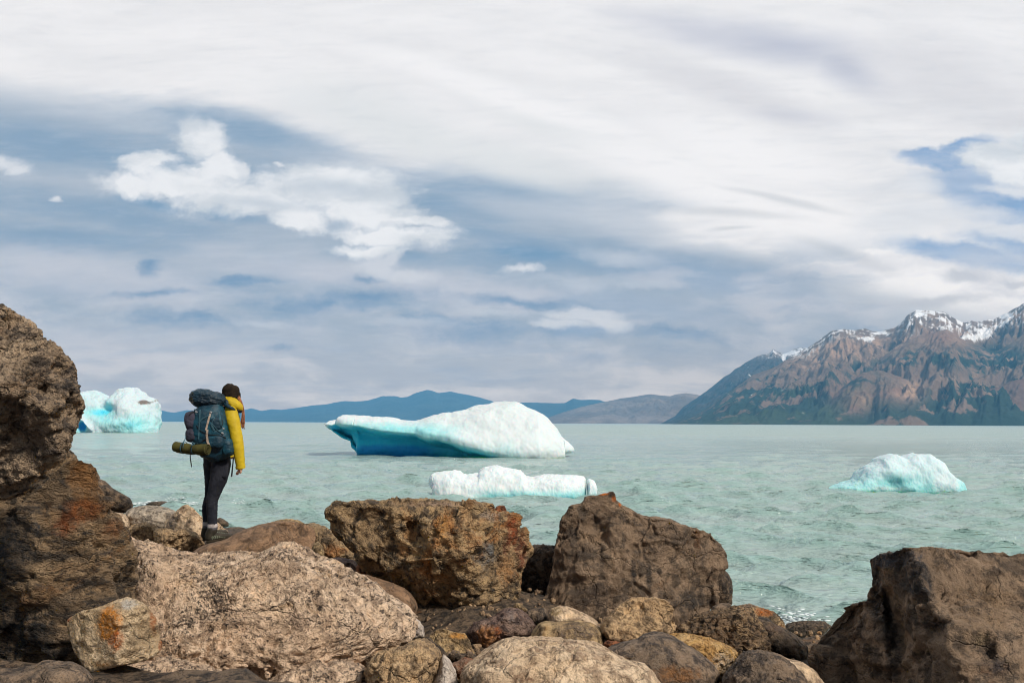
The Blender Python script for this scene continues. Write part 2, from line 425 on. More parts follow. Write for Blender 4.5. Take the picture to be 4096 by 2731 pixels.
    h = T.math('ADD', h, T.math('ADD', T.math('MULTIPLY', T.math('MULTIPLY', ck, T.ramp(n1, .38, .55)), .45), T.math('MULTIPLY', T.math('MULTIPLY', ck2, T.ramp(n1, .50, .62)), .16)))
    bumped(T, b, h, .045 * bump, 1.0)
    _rockmats[key] = m
    return m

RM = {
 'granite': lambda: rock_mat('pink_granite', (.68, .54, .43), (.56, .425, .325), (.34, .24, .17), (.46, .26, .10), .12, .85, (.022, .02, .022), 34, 2.2, bump=1.3, flecks=.85),
 'granite2': lambda: rock_mat('tan_granite', (.50, .36, .24), (.38, .27, .18), (.19, .13, .09), (.36, .19, .07), .3, .6, (.03, .025, .022), 42, 3.0, bump=1.2, flecks=.4),
 'pale': lambda: rock_mat('pale_sandy_stone', (.66, .53, .40), (.56, .43, .31), (.36, .25, .17), (.40, .22, .10), .12, .4, (.06, .045, .035), 55, 2.5, bump=.8, flecks=0.3),
 'brown': lambda: rock_mat('brown_smooth_stone', (.255, .188, .138), (.185, .136, .10), (.085, .066, .053), (.22, .10, .04), .1, .45, (.02, .016, .014), 70, 1.6, bump=.7, flecks=0.55),
 'slabby': lambda: rock_mat('warm_brown_stone', (.27, .175, .115), (.22, .14, .09), (.13, .085, .058), None, 0, .25, (.04, .03, .024), 70, 2.0, bump=.5, flecks=0.35),
 'dark': lambda: rock_mat('dark_basalt', (.17, .125, .09), (.095, .075, .06), (.035, .031, .03), (.16, .07, .025), .15, .4, (.015, .014, .015), 60, 3.0, bump=1.0, flecks=0.5),
 'grey': lambda: rock_mat('grey_brown_stone', (.24, .18, .135), (.15, .118, .095), (.065, .054, .05), (.18, .09, .04), .1, .4, (.025, .022, .022), 65, 3.0, bump=.7, flecks=0.5),
 'wall': lambda: rock_mat('layered_schist', (.33, .24, .155), (.19, .142, .10), (.055, .05, .047), (.33, .15, .045), .34, .5, (.016, .016, .02), 30, 1.6, 2.4, (.12, .22, 0), bump=1.9, flecks=0.7),
 'gneiss': lambda: rock_mat('rough_gneiss', (.43, .335, .25), (.27, .21, .16), (.065, .055, .052), (.30, .16, .07), .2, .7, (.018, .017, .018), 30, 2.4, 1.5, (.2, .5, 0), bump=1.6, flecks=0.8),
 'ochre': lambda: rock_mat('ochre_conglomerate', (.46, .335, .20), (.29, .21, .13), (.06, .05, .043), (.42, .17, .045), .42, .55, (.02, .018, .02), 32, 2.0, bump=1.6, flecks=0.7),
 'olive': lambda: rock_mat('olive_tan_stone', (.42, .31, .18), (.29, .21, .12), (.12, .085, .055), (.42, .19, .04), .2, .35, (.04, .03, .02), 50, 2.6, bump=.7, flecks=0.4),
 'stained': lambda: rock_mat('cream_stone', (.60, .49, .36), (.46, .35, .23), (.28, .20, .12), None, 0, .35, (.06, .045, .03), 55, 3.2, bump=.8, flecks=0.3),
 'yellow': lambda: rock_mat('golden_stone', (.60, .42, .22), (.50, .30, .11), (.28, .15, .06), (.62, .36, .10), .5, .35, (.05, .035, .02), 45, 4.0, bump=1.0, flecks=0.4),
 'purple': lambda: rock_mat('purple_veined_stone', (.25, .18, .155), (.13, .085, .078), (.06, .042, .042), (.40, .17, .05), .15, .4, (.03, .022, .024), 50, 3.0, bump=.9, flecks=0.5),
 'lilac': lambda: rock_mat('white_stone', (.58, .53, .50), (.50, .45, .42), (.40, .34, .31), None, 0, .3, (.12, .1, .1), 70, 4.0, bump=.6),
 'crusty': lambda: rock_mat('cracked_dark_stone', (.46, .33, .21), (.22, .155, .105), (.05, .04, .036), (.30, .15, .06), .1, .6, (.015, .014, .014), 26, 4.0, 1.6, (.3, .2, 0), bump=1.8, flecks=0.8),
 'palegrey': lambda: rock_mat('pale_grey_stone', (.42, .37, .32), (.31, .27, .23), (.17, .145, .12), (.34, .22, .12), .1, .4, (.05, .045, .04), 45, 2.5, bump=.8, flecks=.35),
 'tan': lambda: rock_mat('light_tan_stone', (.52, .38, .24), (.40, .28, .17), (.20, .14, .09), (.40, .22, .09), .15, .4, (.05, .04, .03), 45, 3.0, bump=.9, flecks=.35),
 'red': lambda: rock_mat('red_stone', (.30, .12, .055), (.22, .085, .042), (.10, .045, .03), None, 0, .3, (.03, .02, .02), 60, 5.0, bump=.6),
}

# ------------------------------------------------------------------ boulders
_ico = {}
def ico(level):
    if level not in _ico:
        bm = bmesh.new(); bmesh.ops.create_icosphere(bm, subdivisions=level, radius=1.0)
        me = bpy.data.meshes.new('tmp'); bm.to_mesh(me); bm.free()
        co = np.empty(len(me.vertices) * 3, dtype=np.float32); me.vertices.foreach_get('co', co)
        fa = np.empty(len(me.loops), dtype=np.int32); me.loops.foreach_get('vertex_index', fa)
        bpy.data.meshes.remove(me)
        _ico[level] = (co.reshape(-1, 3).astype(np.float64), fa.reshape(-1, 3))
    return _ico[level]

STY = {  # lump, mid, facets, cracks, pits, strata, fine (relative or metres)
 'granite': dict(lump=.045, mid=.018, facet=.025, crack=.022, pits=.036, strata=.0, fine=.009),
 'granite2': dict(lump=.05, mid=.022, facet=.07, crack=.022, pits=.014, strata=0, fine=.008),
 'pale': dict(lump=.045, mid=.012, facet=.05, crack=.018, pits=.006, strata=0, fine=.005),
 'smooth': dict(lump=.05, mid=.010, facet=.045, crack=.022, pits=0, strata=0, fine=.004),
 'tall': dict(lump=.025, mid=.006, facet=.06, crack=.036, pits=.0, strata=.0, fine=.003),
 'wall': dict(lump=.06, mid=.022, facet=.07, crack=.022, pits=.006, strata=.010, fine=.010),
 'rough': dict(lump=.06, mid=.018, facet=.075, crack=.03, pits=.007, strata=0, fine=.009),
 'knobbly': dict(lump=.07, mid=.026, facet=.095, crack=.032, pits=.006, strata=0, fine=.009),
 'crusty': dict(lump=.05, mid=.03, facet=.11, crack=.055, pits=.006, strata=.006, fine=.009),
 'block': dict(lump=.03, mid=.008, facet=.035, crack=.008, pits=.003, strata=0, fine=.004),
 'blocky': dict(lump=.04, mid=.012, facet=.09, crack=.03, pits=.004, strata=0, fine=.005),
}
ROCKS = []
def sphere_shape(level, ctr, th_r, T, n, lean, lean2=0.0):
    d, F3 = ico(level)
    a, b, c = d[:, 0], d[:, 1], d[:, 2]
    rho = np.sqrt(a * a + c * c) + 1e-9
    s = (rho ** n + np.abs(b) ** n) ** (-1.0 / n)
    th = np.arctan2(c, a)
    r = np.interp(th, th_r[0], th_r[1], period=2 * math.pi)
    x = r * rho * s * np.cos(th); z = r * rho * s * np.sin(th); y = b * s * T
    y = y + lean * z + lean2 * x
    return np.stack([x, y, z], 1), F3

def boulder(label, outline, Y, T, mat, sty='rough', n=2.6, lean=0.0, lean2=0.0, cuts=(), level=6, ctr=None, spots=(), group=None,
            name='boulder', cat='boulder', seed=None, smoothcut=.85, cutlim=0.0, edge=.8, carve=None, extra=None):
    """outline: (crop, x, y) points read clockwise or not from the photograph; Y: distance in metres; T: half thickness"""
    pts = []
    cr = 'S'
    for p in outline:
        if isinstance(p, str): cr = p; continue
        pts.append(at(*src(cr, p[0], p[1]), Y))
    pts = np.array(pts); pix = [p for p in outline if not isinstance(p, str)]; crs = []
    for p in outline:
        if isinstance(p, str): cr = p
        else: crs.append(cr)
    if ctr is None:
        x, z = pts[:, 0], pts[:, 2]; x2, z2 = np.roll(x, -1), np.roll(z, -1)
        cx_ = x * z2 - x2 * z; A = cx_.sum() / 2
        c0 = np.array((((x + x2) * cx_).sum() / (6 * A), Y, ((z + z2) * cx_).sum() / (6 * A)))
    else:
        c0 = at(*src(*ctr), Y)
    # the rock leans: its outline is traced on a plane tilted the same way
    def tilt(c, px, py):
        d = ray(*src(c, px, py))
        t = (Y + lean * (CAMZ - c0[2]) - lean2 * c0[0]) / (d[1] - lean * d[2] - lean2 * d[0])
        return np.array((0, 0, CAMZ)) + d * t
    pts = np.array([tilt(c, p[0], p[1]) for c, p in zip(crs, pix)])
    # dense polyline -> radius per angle
    q = np.vstack([pts, pts[:1]]); dn = []
    for i in range(len(pts)):
        t = np.linspace(0, 1, 24, endpoint=False)[:, None]
        dn.append(q[i] * (1 - t) + q[i + 1] * t)
    dn = np.vstack(dn) - c0
    th = np.arctan2(dn[:, 2], dn[:, 0]); rr = np.hypot(dn[:, 0], dn[:, 2])
    TH = np.linspace(-math.pi, math.pi, 721)[:-1]
    o = np.argsort(th)
    rad = np.interp(TH, th[o], rr[o], period=2 * math.pi)
    k = np.array([1, 2, 3, 2, 1]) / 9.0
    rad = np.convolve(np.concatenate([rad[-2:], rad, rad[:2]]), k, 'valid')
    co, F3 = sphere_shape(level, c0, (TH, rad), T, n, lean, lean2)
    S = float(np.mean(rad))
    rs = np.random.RandomState(seed if seed is not None else (len(ROCKS) * 13 + 5))
    off = rs.uniform(-50, 50, 3)
    st = STY[sty]
    # planes broken off the block
    for (nx, ny, nz, dd) in cuts:
        nv = np.array((nx, ny, nz), float); nv /= np.linalg.norm(nv)
        h = np.abs(nv * np.array((S, T, S))).sum() * .72 * dd
        wob = 1 + .05 * fbm(co / S * 1.3 + off, 2)
        ly = lean * co[:, 2] + lean2 * co[:, 0]
        yo = co[:, 1] - ly
        yp = (h * wob - nv[0] * co[:, 0] - nv[2] * co[:, 2]) / nv[1]
        yp = np.minimum(yp, cutlim * T)
        w = T * .05; e = yp - yo
        soft = np.where(e > w, e, np.where(e < -w, 0, (e + w) ** 2 / (4 * w)))
        co[:, 1] = ly + yo + soft * (smoothcut if cutlim == 0 else .95) * (yo < cutlim * T)
    # hand placed hollows and bulges: (crop, x, y, radius px, depth m)
    if carve:
        for (cc, px, py, rpx, dep) in carve:
            c = tilt(cc, px, py) - c0; rm = rpx * CROP[cc][2] / F * Y
            dd = np.hypot(co[:, 0] - c[0], co[:, 2] - c[2]) / rm
            co[:, 1] += dep * np.exp(-dd ** 2 * 1.5) * (co[:, 1] - lean * co[:, 2] < 0)
    nrm = normals(co, F3)
    # keep the traced outline: less push where the surface turns edge on
    face = np.clip(np.abs(nrm[:, 1]) * 1.3 + (1 - edge), 0, 1)
    P = co / S
    d = st['lump'] * S * (fbm(P * 1.6 + off, 3)) * 1.3 * face
    d += st['mid'] * S * (ridged(P * 4.0 + off, 4) - .55) * 1.6 * (face * .6 + .4)
    if st['facet']:
        f1, f2, idv, til = cells(P * 2.3 + off + .18 * fbm(P * 3 + off, 2)[:, None], True)
        d += st['facet'] * S * ((idv - .5) * .8 + til * 1.6) * sst(f2 - f1, 0, .10) * face
        f1, f2, idv, til = cells(P * np.array((5.5, 5.5, 7)) + off + .15 * fbm(P * 6 + off, 2)[:, None], True)
        d += st['facet'] * S * .42 * ((idv - .5) * .7 + til * 1.5) * sst(f2 - f1, 0, .12) * (face * .7 + .3)
        f1, f2, idv, til = cells(P * 14 + off + .15 * fbm(P * 9 + off, 2)[:, None], True)
        d += st['facet'] * S * .16 * ((idv - .5) * .6 + til * 1.4) * sst(f2 - f1, 0, .15) * (face * .6 + .4)
    if st['crack']:
        wv = P + .35 * np.stack([fbm(P * 2.5 + off + 3, 3), fbm(P * 2.5 + off + 8, 3), fbm(P * 2.5 + off + 13, 3)], 1)
        c1 = np.abs(perlin(wv * np.array((1.2, 1.2, 2.4)) + off)); c2 = np.abs(perlin(wv * np.array((2.7, 1.5, 1.9)) + off + 7))
        gate = sst(perlin(P * 1.4 + off + 31), -.25, .15)
        d -= st['crack'] * S * (1 - sst(c1, 0, .020)) * gate
        d -= st['crack'] * S * .6 * (1 - sst(c2, 0, .022)) * (1 - gate * .6)
    if st['strata']:
        v = co @ Euler((.12, .2, 0)).to_matrix() if False else co
        q = np.stack([co[:, 0] * 3 + co[:, 2] * .5, co[:, 1] * 3, (co[:, 2] + .16 * co[:, 0]) * 26], 1)
        d += st['strata'] * (ridged(q * .8 + off, 4, .6) - .5) * 2
        q2 = q * np.array((.5, .5, .35))
        d += st['strata'] * 1.2 * fbm(q2 + off, 3)
    if st['pits']:
        a = perlin(co * 26 + off + .6 * fbm(co * 14 + off, 2)[:, None]); b2 = perlin(co * np.array((52, 52, 64)) + off + 4)
        d -= st['pits'] * (sst(a, .10, .34) * (.6 + .6 * sst(perlin(co * 5 + off), -.3, .3)) + .45 * sst(b2, .15, .4))
    d += st['fine'] * (ridged(co * 16 + off, 4, .6) - .5) * 1.6
    co = co + nrm * d[:, None]
    flat = co.copy()
    # the block's depth runs along the line of sight, down the slope of the shore
    yo = co[:, 1] - lean * co[:, 2] - lean2 * co[:, 0]
    co[:, 0] += yo * c0[0] / Y; co[:, 2] += yo * (c0[2] - CAMZ) / Y
    o = mesh_obj(name, co, F3, RM[mat](), loc=c0)
    A = np.zeros((len(co), 4), dtype=np.float32)
    if spots:
        for (cc, px, py, rpx, rpy, colr, wt) in spots:
            c = tilt(cc, px, py) - c0
            k = CROP[cc][2] / F * Y
            dd = ((flat[:, 0] - c[0]) / (rpx * k)) ** 2 + ((flat[:, 2] - c[2]) / (rpy * k)) ** 2
            w = wt * np.exp(-dd * 1.2)
            sel = w > A[:, 3]
            A[sel, :3] = colr; A[:, 3] = np.maximum(A[:, 3], w)
    set_attr(o, 'spot', A)
    tag(o, label, cat, group)
    zz = co[:, 2] + c0[2]
    ROCKS.append((c0[0], Y + lean * (zz.min() - c0[2]) * .5, zz.min(), S, T))
    return o

# ------------------------------------------------------------------ the rocks of the shore
G1 = 'boulders piled along the lake shore'
SRC_UL = ['I', (-900, 900), (-700, 500), (-300, 320), (0, 305), (80, 345), (180, 400), (290, 455), (340, 520), (362, 585), (430, 625),
          (520, 685), (580, 760), (640, 860), (655, 960), (690, 1020), (705, 1100), (733, 1150), (720, 1230), (680, 1290), (660, 1350),
          (635, 1400), (608, 1520), (545, 1660), (430, 1735), (220, 1935), (0, 1995), (-300, 2080), (-700, 1900), (-900, 1500)]
boulder('rough brown granite boulder overhanging at the upper left edge of the frame', SRC_UL, 3.6, .42, 'gneiss', 'rough', n=3.0,
        lean=.12, cuts=[(.25, -.75, .6, .72), (-.1, -.8, -.6, .70), (.8, -.5, -.1, .90)], level=7, ctr=('I', 0, 1150), group=G1,
        carve=[('I', 340, 1050, 90, .05), ('I', 100, 1500, 300, .06), ('I', 500, 850, 60, .04), ('I', 150, 900, 260, -.05)])
boulder('tall layered schist rock under the overhanging boulder, streaked with rust', ['A', (-500, 900), (-450, 700), (-100, 690), (130, 690), (230, 660), (275, 617), (305, 640),
        (345, 700), (375, 712), (392, 735), (388, 765), (405, 790), (430, 865), (470, 900), (520, 965), (545, 1040), (553, 1110), (548, 1200), (520, 1300), (480, 1450), (420, 1560), (200, 1640), (-200, 1640), (-450, 1400)],
        4.8, .48, 'wall', 'wall', n=3.2, lean=.10, cuts=[(.35, -.85, .2, .74), (-.5, -.8, -.1, .62), (.8, -.6, 0, .85)], level=7, ctr=('A', 130, 1150), group=G1,
        carve=[('A', 60, 880, 160, .10), ('A', 60, 1450, 180, .12), ('A', 150, 1000, 80, -.04)],
        spots=[('A', 330, 880, 90, 50, (.30, .11, .04), .9), ('A', 260, 930, 60, 60, (.26, .09, .035), .9), ('A', 360, 770, 60, 50, (.33, .17, .07), .7), ('A', 250, 700, 60, 50, (.30, .20, .11), .7), ('A', 440, 960, 70, 60, (.28, .14, .07), .7),
               ('A', 60, 1380, 200, 200, (.03, .032, .036), .8), ('A', 40, 1050, 140, 200, (.035, .036, .04), .75), ('A', 140, 950, 26, 24, (.045, .05, .06), 1.2)])  # large dark spots put the left side's shade into the stone colour
boulder('brown rock resting on a dark rock at the water edge on the far left', ['A', (340, 735), (365, 700), (392, 726), (430, 740), (464, 772), (470, 810), (400, 820), (360, 790)], 13.2, .25, 'brown', 'smooth', group=G1, level=5)
boulder('dark smooth rock at the water edge left of the pale shore rocks', ['A', (370, 790), (388, 765), (430, 755), (470, 775), (505, 795), (535, 812), (545, 840), (538, 862), (500, 873), (440, 872), (380, 860)], 13.0, .35, 'dark', 'smooth', group=G1, level=5, n=3)
boulder('rounded grey rock at the shore behind the tan rocks', ['C', (180, 300), (205, 265), (260, 240), (340, 228), (440, 230), (520, 250), (590, 280), (580, 360), (500, 430), (400, 440), (260, 420), (190, 380)], 12.0, .45, 'palegrey', 'pale', group=G1, level=6, lean=.4)
boulder('pinkish pale rock wedged beside the layered schist rock', ['C', (20, 300), (60, 277), (120, 280), (190, 292), (225, 350), (220, 420), (150, 440), (70, 400), (20, 350)], 11.6, .35, 'pale', 'pale', group=G1, level=5, lean=.5)
boulder('pale angular rock directly behind the walker and her boots', ['C', (480, 390), (505, 330), (570, 280), (612, 240), (655, 220), (705, 250), (770, 320), (880, 350), (920, 390), (975, 425), (960, 470), (760, 480), (640, 470), (540, 430)],
        10.9, .4, 'pale', 'granite2', group=G1, level=6, cuts=[(-.6, -.7, .3, .62), (.5, -.7, .5, .6)], lean=.2, spots=[('C', 540, 350, 60, 90, (.16, .13, .11), .9), ('C', 950, 440, 60, 40, (.13, .10, .085), .8)])
boulder('olive tan rock with a dark hollow, left of the walker', ['C', (190, 440), (200, 400), (260, 365), (340, 355), (400, 365), (440, 400), (450, 470), (420, 530), (300, 540), (200, 500)], 10.2, .35, 'tan', 'granite2', group=G1, level=6, lean=.35, cuts=[(0, -.7, -.7, .6)])
boulder('tan rock just left of the boots with two dark hollows under it', ['C', (400, 420), (440, 398), (500, 398), (560, 415), (640, 400), (720, 430), (770, 470), (790, 520), (720, 575), (620, 590), (500, 580), (420, 560)], 9.9, .35, 'tan', 'granite2', group=G1, level=6, lean=.35, cuts=[(.2, -.7, -.7, .62)])
boulder('small cream wedge stone on the rim of the big pink granite slab', ['C', (285, 530), (300, 510), (365, 480), (402, 515), (412, 545), (350, 560)], 8.6, .12, 'pale', 'blocky', group='small stones between the boulders', level=4, name='stone', cat='stone')
SLAB_Y = 9.4
boulder('flat warm brown slab the walker stands on', ['C', (690, 595), (730, 560), (790, 526), (850, 514), (900, 501), (960, 482), (1000, 456), (1080, 416), (1200, 375), (1290, 358), (1370, 350), (1450, 352), (1540, 372), (1600, 392), (1625, 420), (1628, 480),
        (1610, 600), (1580, 680), (1300, 720), (1000, 700), (760, 640)], SLAB_Y, .62, 'slabby', 'smooth', n=3.4, group=G1, level=6, ctr=('C', 1150, 560), lean=.75, cuts=[(.85, -.5, -.1, .86)], edge=1.0)
boulder('ochre rock edge rising behind the brown slab', ['C', (1180, 400), (1280, 358), (1360, 336), (1430, 328), (1500, 340), (1560, 372), (1600, 420), (1500, 480), (1300, 480)], 10.5, .3, 'olive', 'granite2', group=G1, level=5)
boulder('orange tinted rock between the brown slab and the ochre boulder', ['C', (1540, 400), (1555, 366), (1620, 360), (1700, 390), (1760, 430), (1790, 470), (1860, 510), (1940, 600), (1960, 660), (1800, 680), (1690, 680), (1600, 620), (1540, 500)], 10.0, .4, 'ochre', 'granite2', group=G1, level=6, lean=.3,
        spots=[('C', 1640, 370, 70, 30, (.40, .28, .17), .9), ('C', 1760, 560, 90, 80, (.30, .13, .05), .7)])
boulder('small rounded tan stone tucked against the end of the brown slab', ['C', (1600, 540), (1615, 515), (1640, 500), (1675, 525), (1693, 575), (1690, 620), (1640, 630), (1600, 610)], 8.9, .16, 'olive', 'smooth', group='small stones between the boulders', level=5, name='stone', cat='stone')
boulder('dark reddish rock under the left flank of the ochre boulder', ['C', (1700, 660), (1735, 630), (1800, 618), (1900, 636), (1962, 670), (1990, 760), (1960, 830), (1880, 820), (1760, 760)], 8.4, .3, 'purple', 'blocky', group=G1, level=5)
SLAB = ['C', (100, 470), (205, 475), (260, 500), (330, 530), (420, 540), (520, 570), (620, 590), (720, 600), (860, 602), (1000, 592), (1100, 590), (1200, 600),
        (1260, 578), (1310, 548), (1370, 526), (1440, 530), (1500, 548), (1580, 590), (1640, 620), (1720, 640), (1800, 680), (1880, 730), (1960, 760),
        'D', (360, 765), (440, 815), (500, 870), (560, 920), (630, 960), (690, 1020), (750, 1080), (765, 1150), (720, 1230), (640, 1290), (560, 1340), (400, 1420), (200, 1500), (-100, 1600),
        'C', (500, 1620), (250, 1500), (60, 1200), (40, 800)]
boulder('huge pitted pink granite slab filling the lower left, cracked and speckled black', SLAB, 6.0, .85, 'granite', 'granite', n=3.0, lean=.75, lean2=.05, level=7, ctr=('C', 950, 1020), group=G1,
        edge=.7,
        carve=[('C', 500, 800, 150, -.05), ('C', 330, 870, 120, .07), ('C', 1420, 700, 160, -.06), ('C', 800, 700, 200, .04), ('C', 1550, 1050, 250, -.05), ('C', 1150, 1350, 200, .05), ('C', 700, 1050, 160, .04)])
boulder('pink banded granite rock at the bottom edge below the stained block', ['C', (-250, 1640), (0, 1562), (60, 1500), (140, 1450), (280, 1415), (400, 1410), (440, 1380), (520, 1375), (600, 1390), (700, 1430), (800, 1440), (900, 1480), (1000, 1530), (1090, 1600), (1100, 1750), (600, 1850), (0, 1850)],
        5.0, .5, 'granite', 'granite2', n=2.6, lean=.8, level=6, group=G1)
boulder('cream block with a vivid orange rust stain wedged under the schist rock', ['J', (575, 1030), (600, 1000), (700, 960), (820, 930), (950, 880), (1040, 850), (1090, 833), (1150, 850), (1230, 890), (1280, 930), (1330, 1000), (1350, 1080), (1370, 1170), (1392, 1240), (1375, 1285),
        (1300, 1350), (1150, 1390), (1000, 1415), (900, 1445), (800, 1485), (770, 1465), (700, 1390), (640, 1300), (600, 1180), (580, 1100)], 4.0, .26, 'stained', 'block', n=5.5, level=6, group=G1,
        cuts=[(-.68, -.73, 0, .62), (.66, -.74, .08, .68), (-.1, -.45, .9, .74)], edge=.9,
        spots=[('J', 940, 1060, 110, 150, (.62, .23, .03), 1.2), ('J', 990, 1190, 75, 110, (.42, .12, .025), 1.1), ('J', 1310, 1020, 40, 150, (.35, .13, .05), .8), ('J', 590, 1010, 30, 50, (.33, .10, .04), 1.0), ('J', 1380, 1240, 30, 60, (.38, .12, .04), .9),
               ('J', 1100, 900, 90, 60, (.55, .50, .44), .8), ('J', 900, 1400, 200, 40, (.30, .15, .05), .6)])
boulder('smooth dark grey rock in the lower left corner', ['J', (-260, 1470), (0, 1440), (100, 1450), (200, 1430), (300, 1420), (370, 1380), (410, 1372), (500, 1385), (620, 1390), (700, 1430), (750, 1460), (795, 1520), (800, 1700), (300, 1800), (-260, 1750)],
        3.5, .28, 'grey', 'smooth', lean=.5, level=6, group=G1, n=2.6)
boulder('knobbed pinkish rock at the bottom edge beneath the granite slab', ['D', (400, 1470), (410, 1430), (440, 1390), (470, 1355), (560, 1310), (690, 1290), (760, 1250), (810, 1235), (860, 1240), (905, 1272), (945, 1310), (975, 1370), (960, 1440), (930, 1500), (890, 1600), (800, 1750), (500, 1750), (420, 1600)],
        5.0, .4, 'tan', 'granite2', lean=.35, level=6, group=G1, n=3)
boulder('low crumbling pink granite rock at the bottom edge under the slab', ['D', (-420, 1640), (-250, 1500), (-100, 1440), (0, 1400), (60, 1380), (110, 1428), (150, 1400), (230, 1385), (290, 1400), (380, 1440), (430, 1480), (420, 1620), (300, 1780), (-300, 1780)],
        5.2, .4, 'granite', 'knobbly', lean=.5, level=6, group=G1)
boulder('narrow brown ledge of rock under the lower rim of the granite slab', ['D', (150, 1400), (260, 1370), (400, 1330), (480, 1300), (560, 1290), (660, 1290), (600, 1340), (480, 1390), (400, 1450), (260, 1440)], 5.5, .25, 'granite2', 'rough', level=5, group=G1, lean=.4)
boulder('small whitish lilac rock at the right end of the granite slab', ['D', (680, 1200), (690, 1140), (740, 1105), (770, 1080), (810, 1100), (840, 1150), (846, 1222), (780, 1245), (710, 1260)], 5.7, .14, 'lilac', 'blocky', level=5, group='small stones between the boulders', name='stone', cat='stone')
boulder('smooth reddish brown rock leaning behind the slab below the ochre boulder', ['D', (300, 740), (340, 738), (430, 758), (500, 780), (600, 812), (690, 850), (740, 890), (780, 950), (793, 1000), (780, 1060), (745, 1110), (640, 1100), (500, 1000), (350, 860)], 7.0, .35, 'slabby', 'smooth', level=6, group=G1, lean=.45)
boulder('great ochre and rust boulder with a flat top in the centre', ['D', (153, 320), (160, 270), (190, 225), (240, 203), (400, 201), (600, 199), (800, 199), (1000, 198), (1080, 205), (1180, 220), (1280, 235), (1330, 250), (1400, 290), (1440, 292), (1500, 305), (1540, 360),
        (1560, 410), (1600, 440), (1640, 490), (1668, 550), (1665, 590), (1640, 620), (1600, 690), (1572, 730), (1565, 800), (1560, 880), (1520, 940), (1440, 1000), (1360, 1060), (1250, 1095), (1160, 1135), (1060, 1115), (1000, 1100), (940, 1132), (870, 1112),
        (810, 1070), (770, 990), (740, 900), (680, 850), (560, 790), (430, 740), (390, 690), (340, 600), (260, 530), (210, 470), (180, 420), (158, 370)], 7.6, .75, 'ochre', 'knobbly', n=3.0, lean=-.06, level=7, ctr=('D', 950, 600), group=G1,
        cuts=[(0, -.55, .85, .74), (-.45, -.6, -.66, .60), (.75, -.6, .1, .74), (.15, -.8, -.55, .74), (-.35, -.9, .1, .78)], edge=.75,
        carve=[('D', 780, 430, 90, .12), ('D', 1030, 820, 130, .14), ('D', 560, 600, 180, .08), ('D', 880, 640, 130, -.06), ('D', 1300, 450, 200, -.06), ('D', 900, 980, 150, .06), ('D', 1080, 420, 120, -.05)],
        spots=[('D', 1500, 430, 60, 170, (.30, .085, .035), 1.0), ('D', 1570, 560, 60, 160, (.22, .075, .04), .9), ('D', 1440, 520, 30, 120, (.16, .06, .035), .8), ('D', 980, 420, 60, 140, (.50, .25, .08), .7), ('D', 1450, 700, 100, 160, (.40, .21, .09), .7), ('D', 1280, 600, 100, 120, (.17, .17, .17), .8),
               ('D', 600, 620, 150, 90, (.05, .045, .04), .7), ('D', 950, 230, 450, 28, (.40, .28, .20), .7), ('D', 1330, 330, 110, 60, (.48, .38, .31), .7)])
boulder('small red stone perched on top of the ochre boulder', ['D', (1371, 268), (1385, 238), (1412, 227), (1448, 229), (1462, 260), (1460, 298), (1420, 302), (1383, 292)], 7.62, .05, 'red', 'blocky', n=3.5, level=5, group='small stones between the boulders', name='stone', cat='stone')
boulder('dark furrowed rock in the gap between the two great boulders', ['D', (1480, 700), (1560, 650), (1640, 560), (1665, 528), (1750, 526), (1850, 532), (1900, 600), (1900, 900), (1800, 1010), (1640, 1040), (1540, 1020), (1480, 900)], 8.6, .45, 'dark', 'crusty', level=6, group=G1)
boulder('tall dark brown boulder with an orange lichen tip and a crack across its face', ['E', (145, 1110), (155, 960), (180, 850), (215, 720), (235, 600), (255, 470), (275, 380), (310, 310), (350, 250), (380, 230), (430, 222), (460, 185), (500, 165), (560, 160), (610, 153), (650, 165), (690, 200),
        (740, 235), (800, 265), (870, 310), (940, 322), (1000, 318), (1080, 335), (1150, 365), (1220, 400), (1300, 410), (1350, 422), (1400, 445), (1450, 490), (1490, 535), (1518, 590), (1515, 660), (1500, 740), (1480, 860), (1440, 980), (1380, 1040), (1250, 1120), (1130, 1200),
        (900, 1260), (600, 1220), (350, 1200), (180, 1160)], 8.0, .6, 'brown', 'tall', n=3.4, lean=.10, level=7, ctr=('E', 830, 720), group=G1,
        cuts=[(.0, -.95, .25, .72), (.72, -.68, -.15, .66), (-.55, -.8, .1, .84), (.25, -.75, -.6, .82), (.3, -.7, .75, .88)],
        carve=[('E', 560, 400, 120, .05), ('E', 750, 680, 120, -.03)],
        spots=[('E', 600, 160, 60, 14, (.62, .16, .02), .95), ('E', 675, 195, 25, 28, (.60, .15, .02), .8), ('E', 530, 162, 30, 8, (.5, .14, .02), 1.0), ('E', 720, 240, 14, 20, (.5, .13, .02), .8),
               ('E', 560, 900, 200, 120, (.05, .035, .027), .7), ('E', 820, 760, 26, 150, (.035, .03, .028), .85), ('E', 930, 770, 24, 130, (.035, .03, .028), .85), ('E', 1290, 500, 40, 120, (.12, .055, .025), .7), ('E', 1250, 950, 220, 100, (.045, .038, .034), .8)])  # wide dark spot at lower right paints in that flank's shade
boulder('dark shoulder of rock against the right flank of the tall boulder', ['E', (1440, 760), (1500, 710), (1540, 750), (1562, 800), (1567, 870), (1563, 970), (1530, 1010), (1450, 1020), (1400, 900)], 8.2, .3, 'dark', 'smooth', level=5, group=G1, n=3)
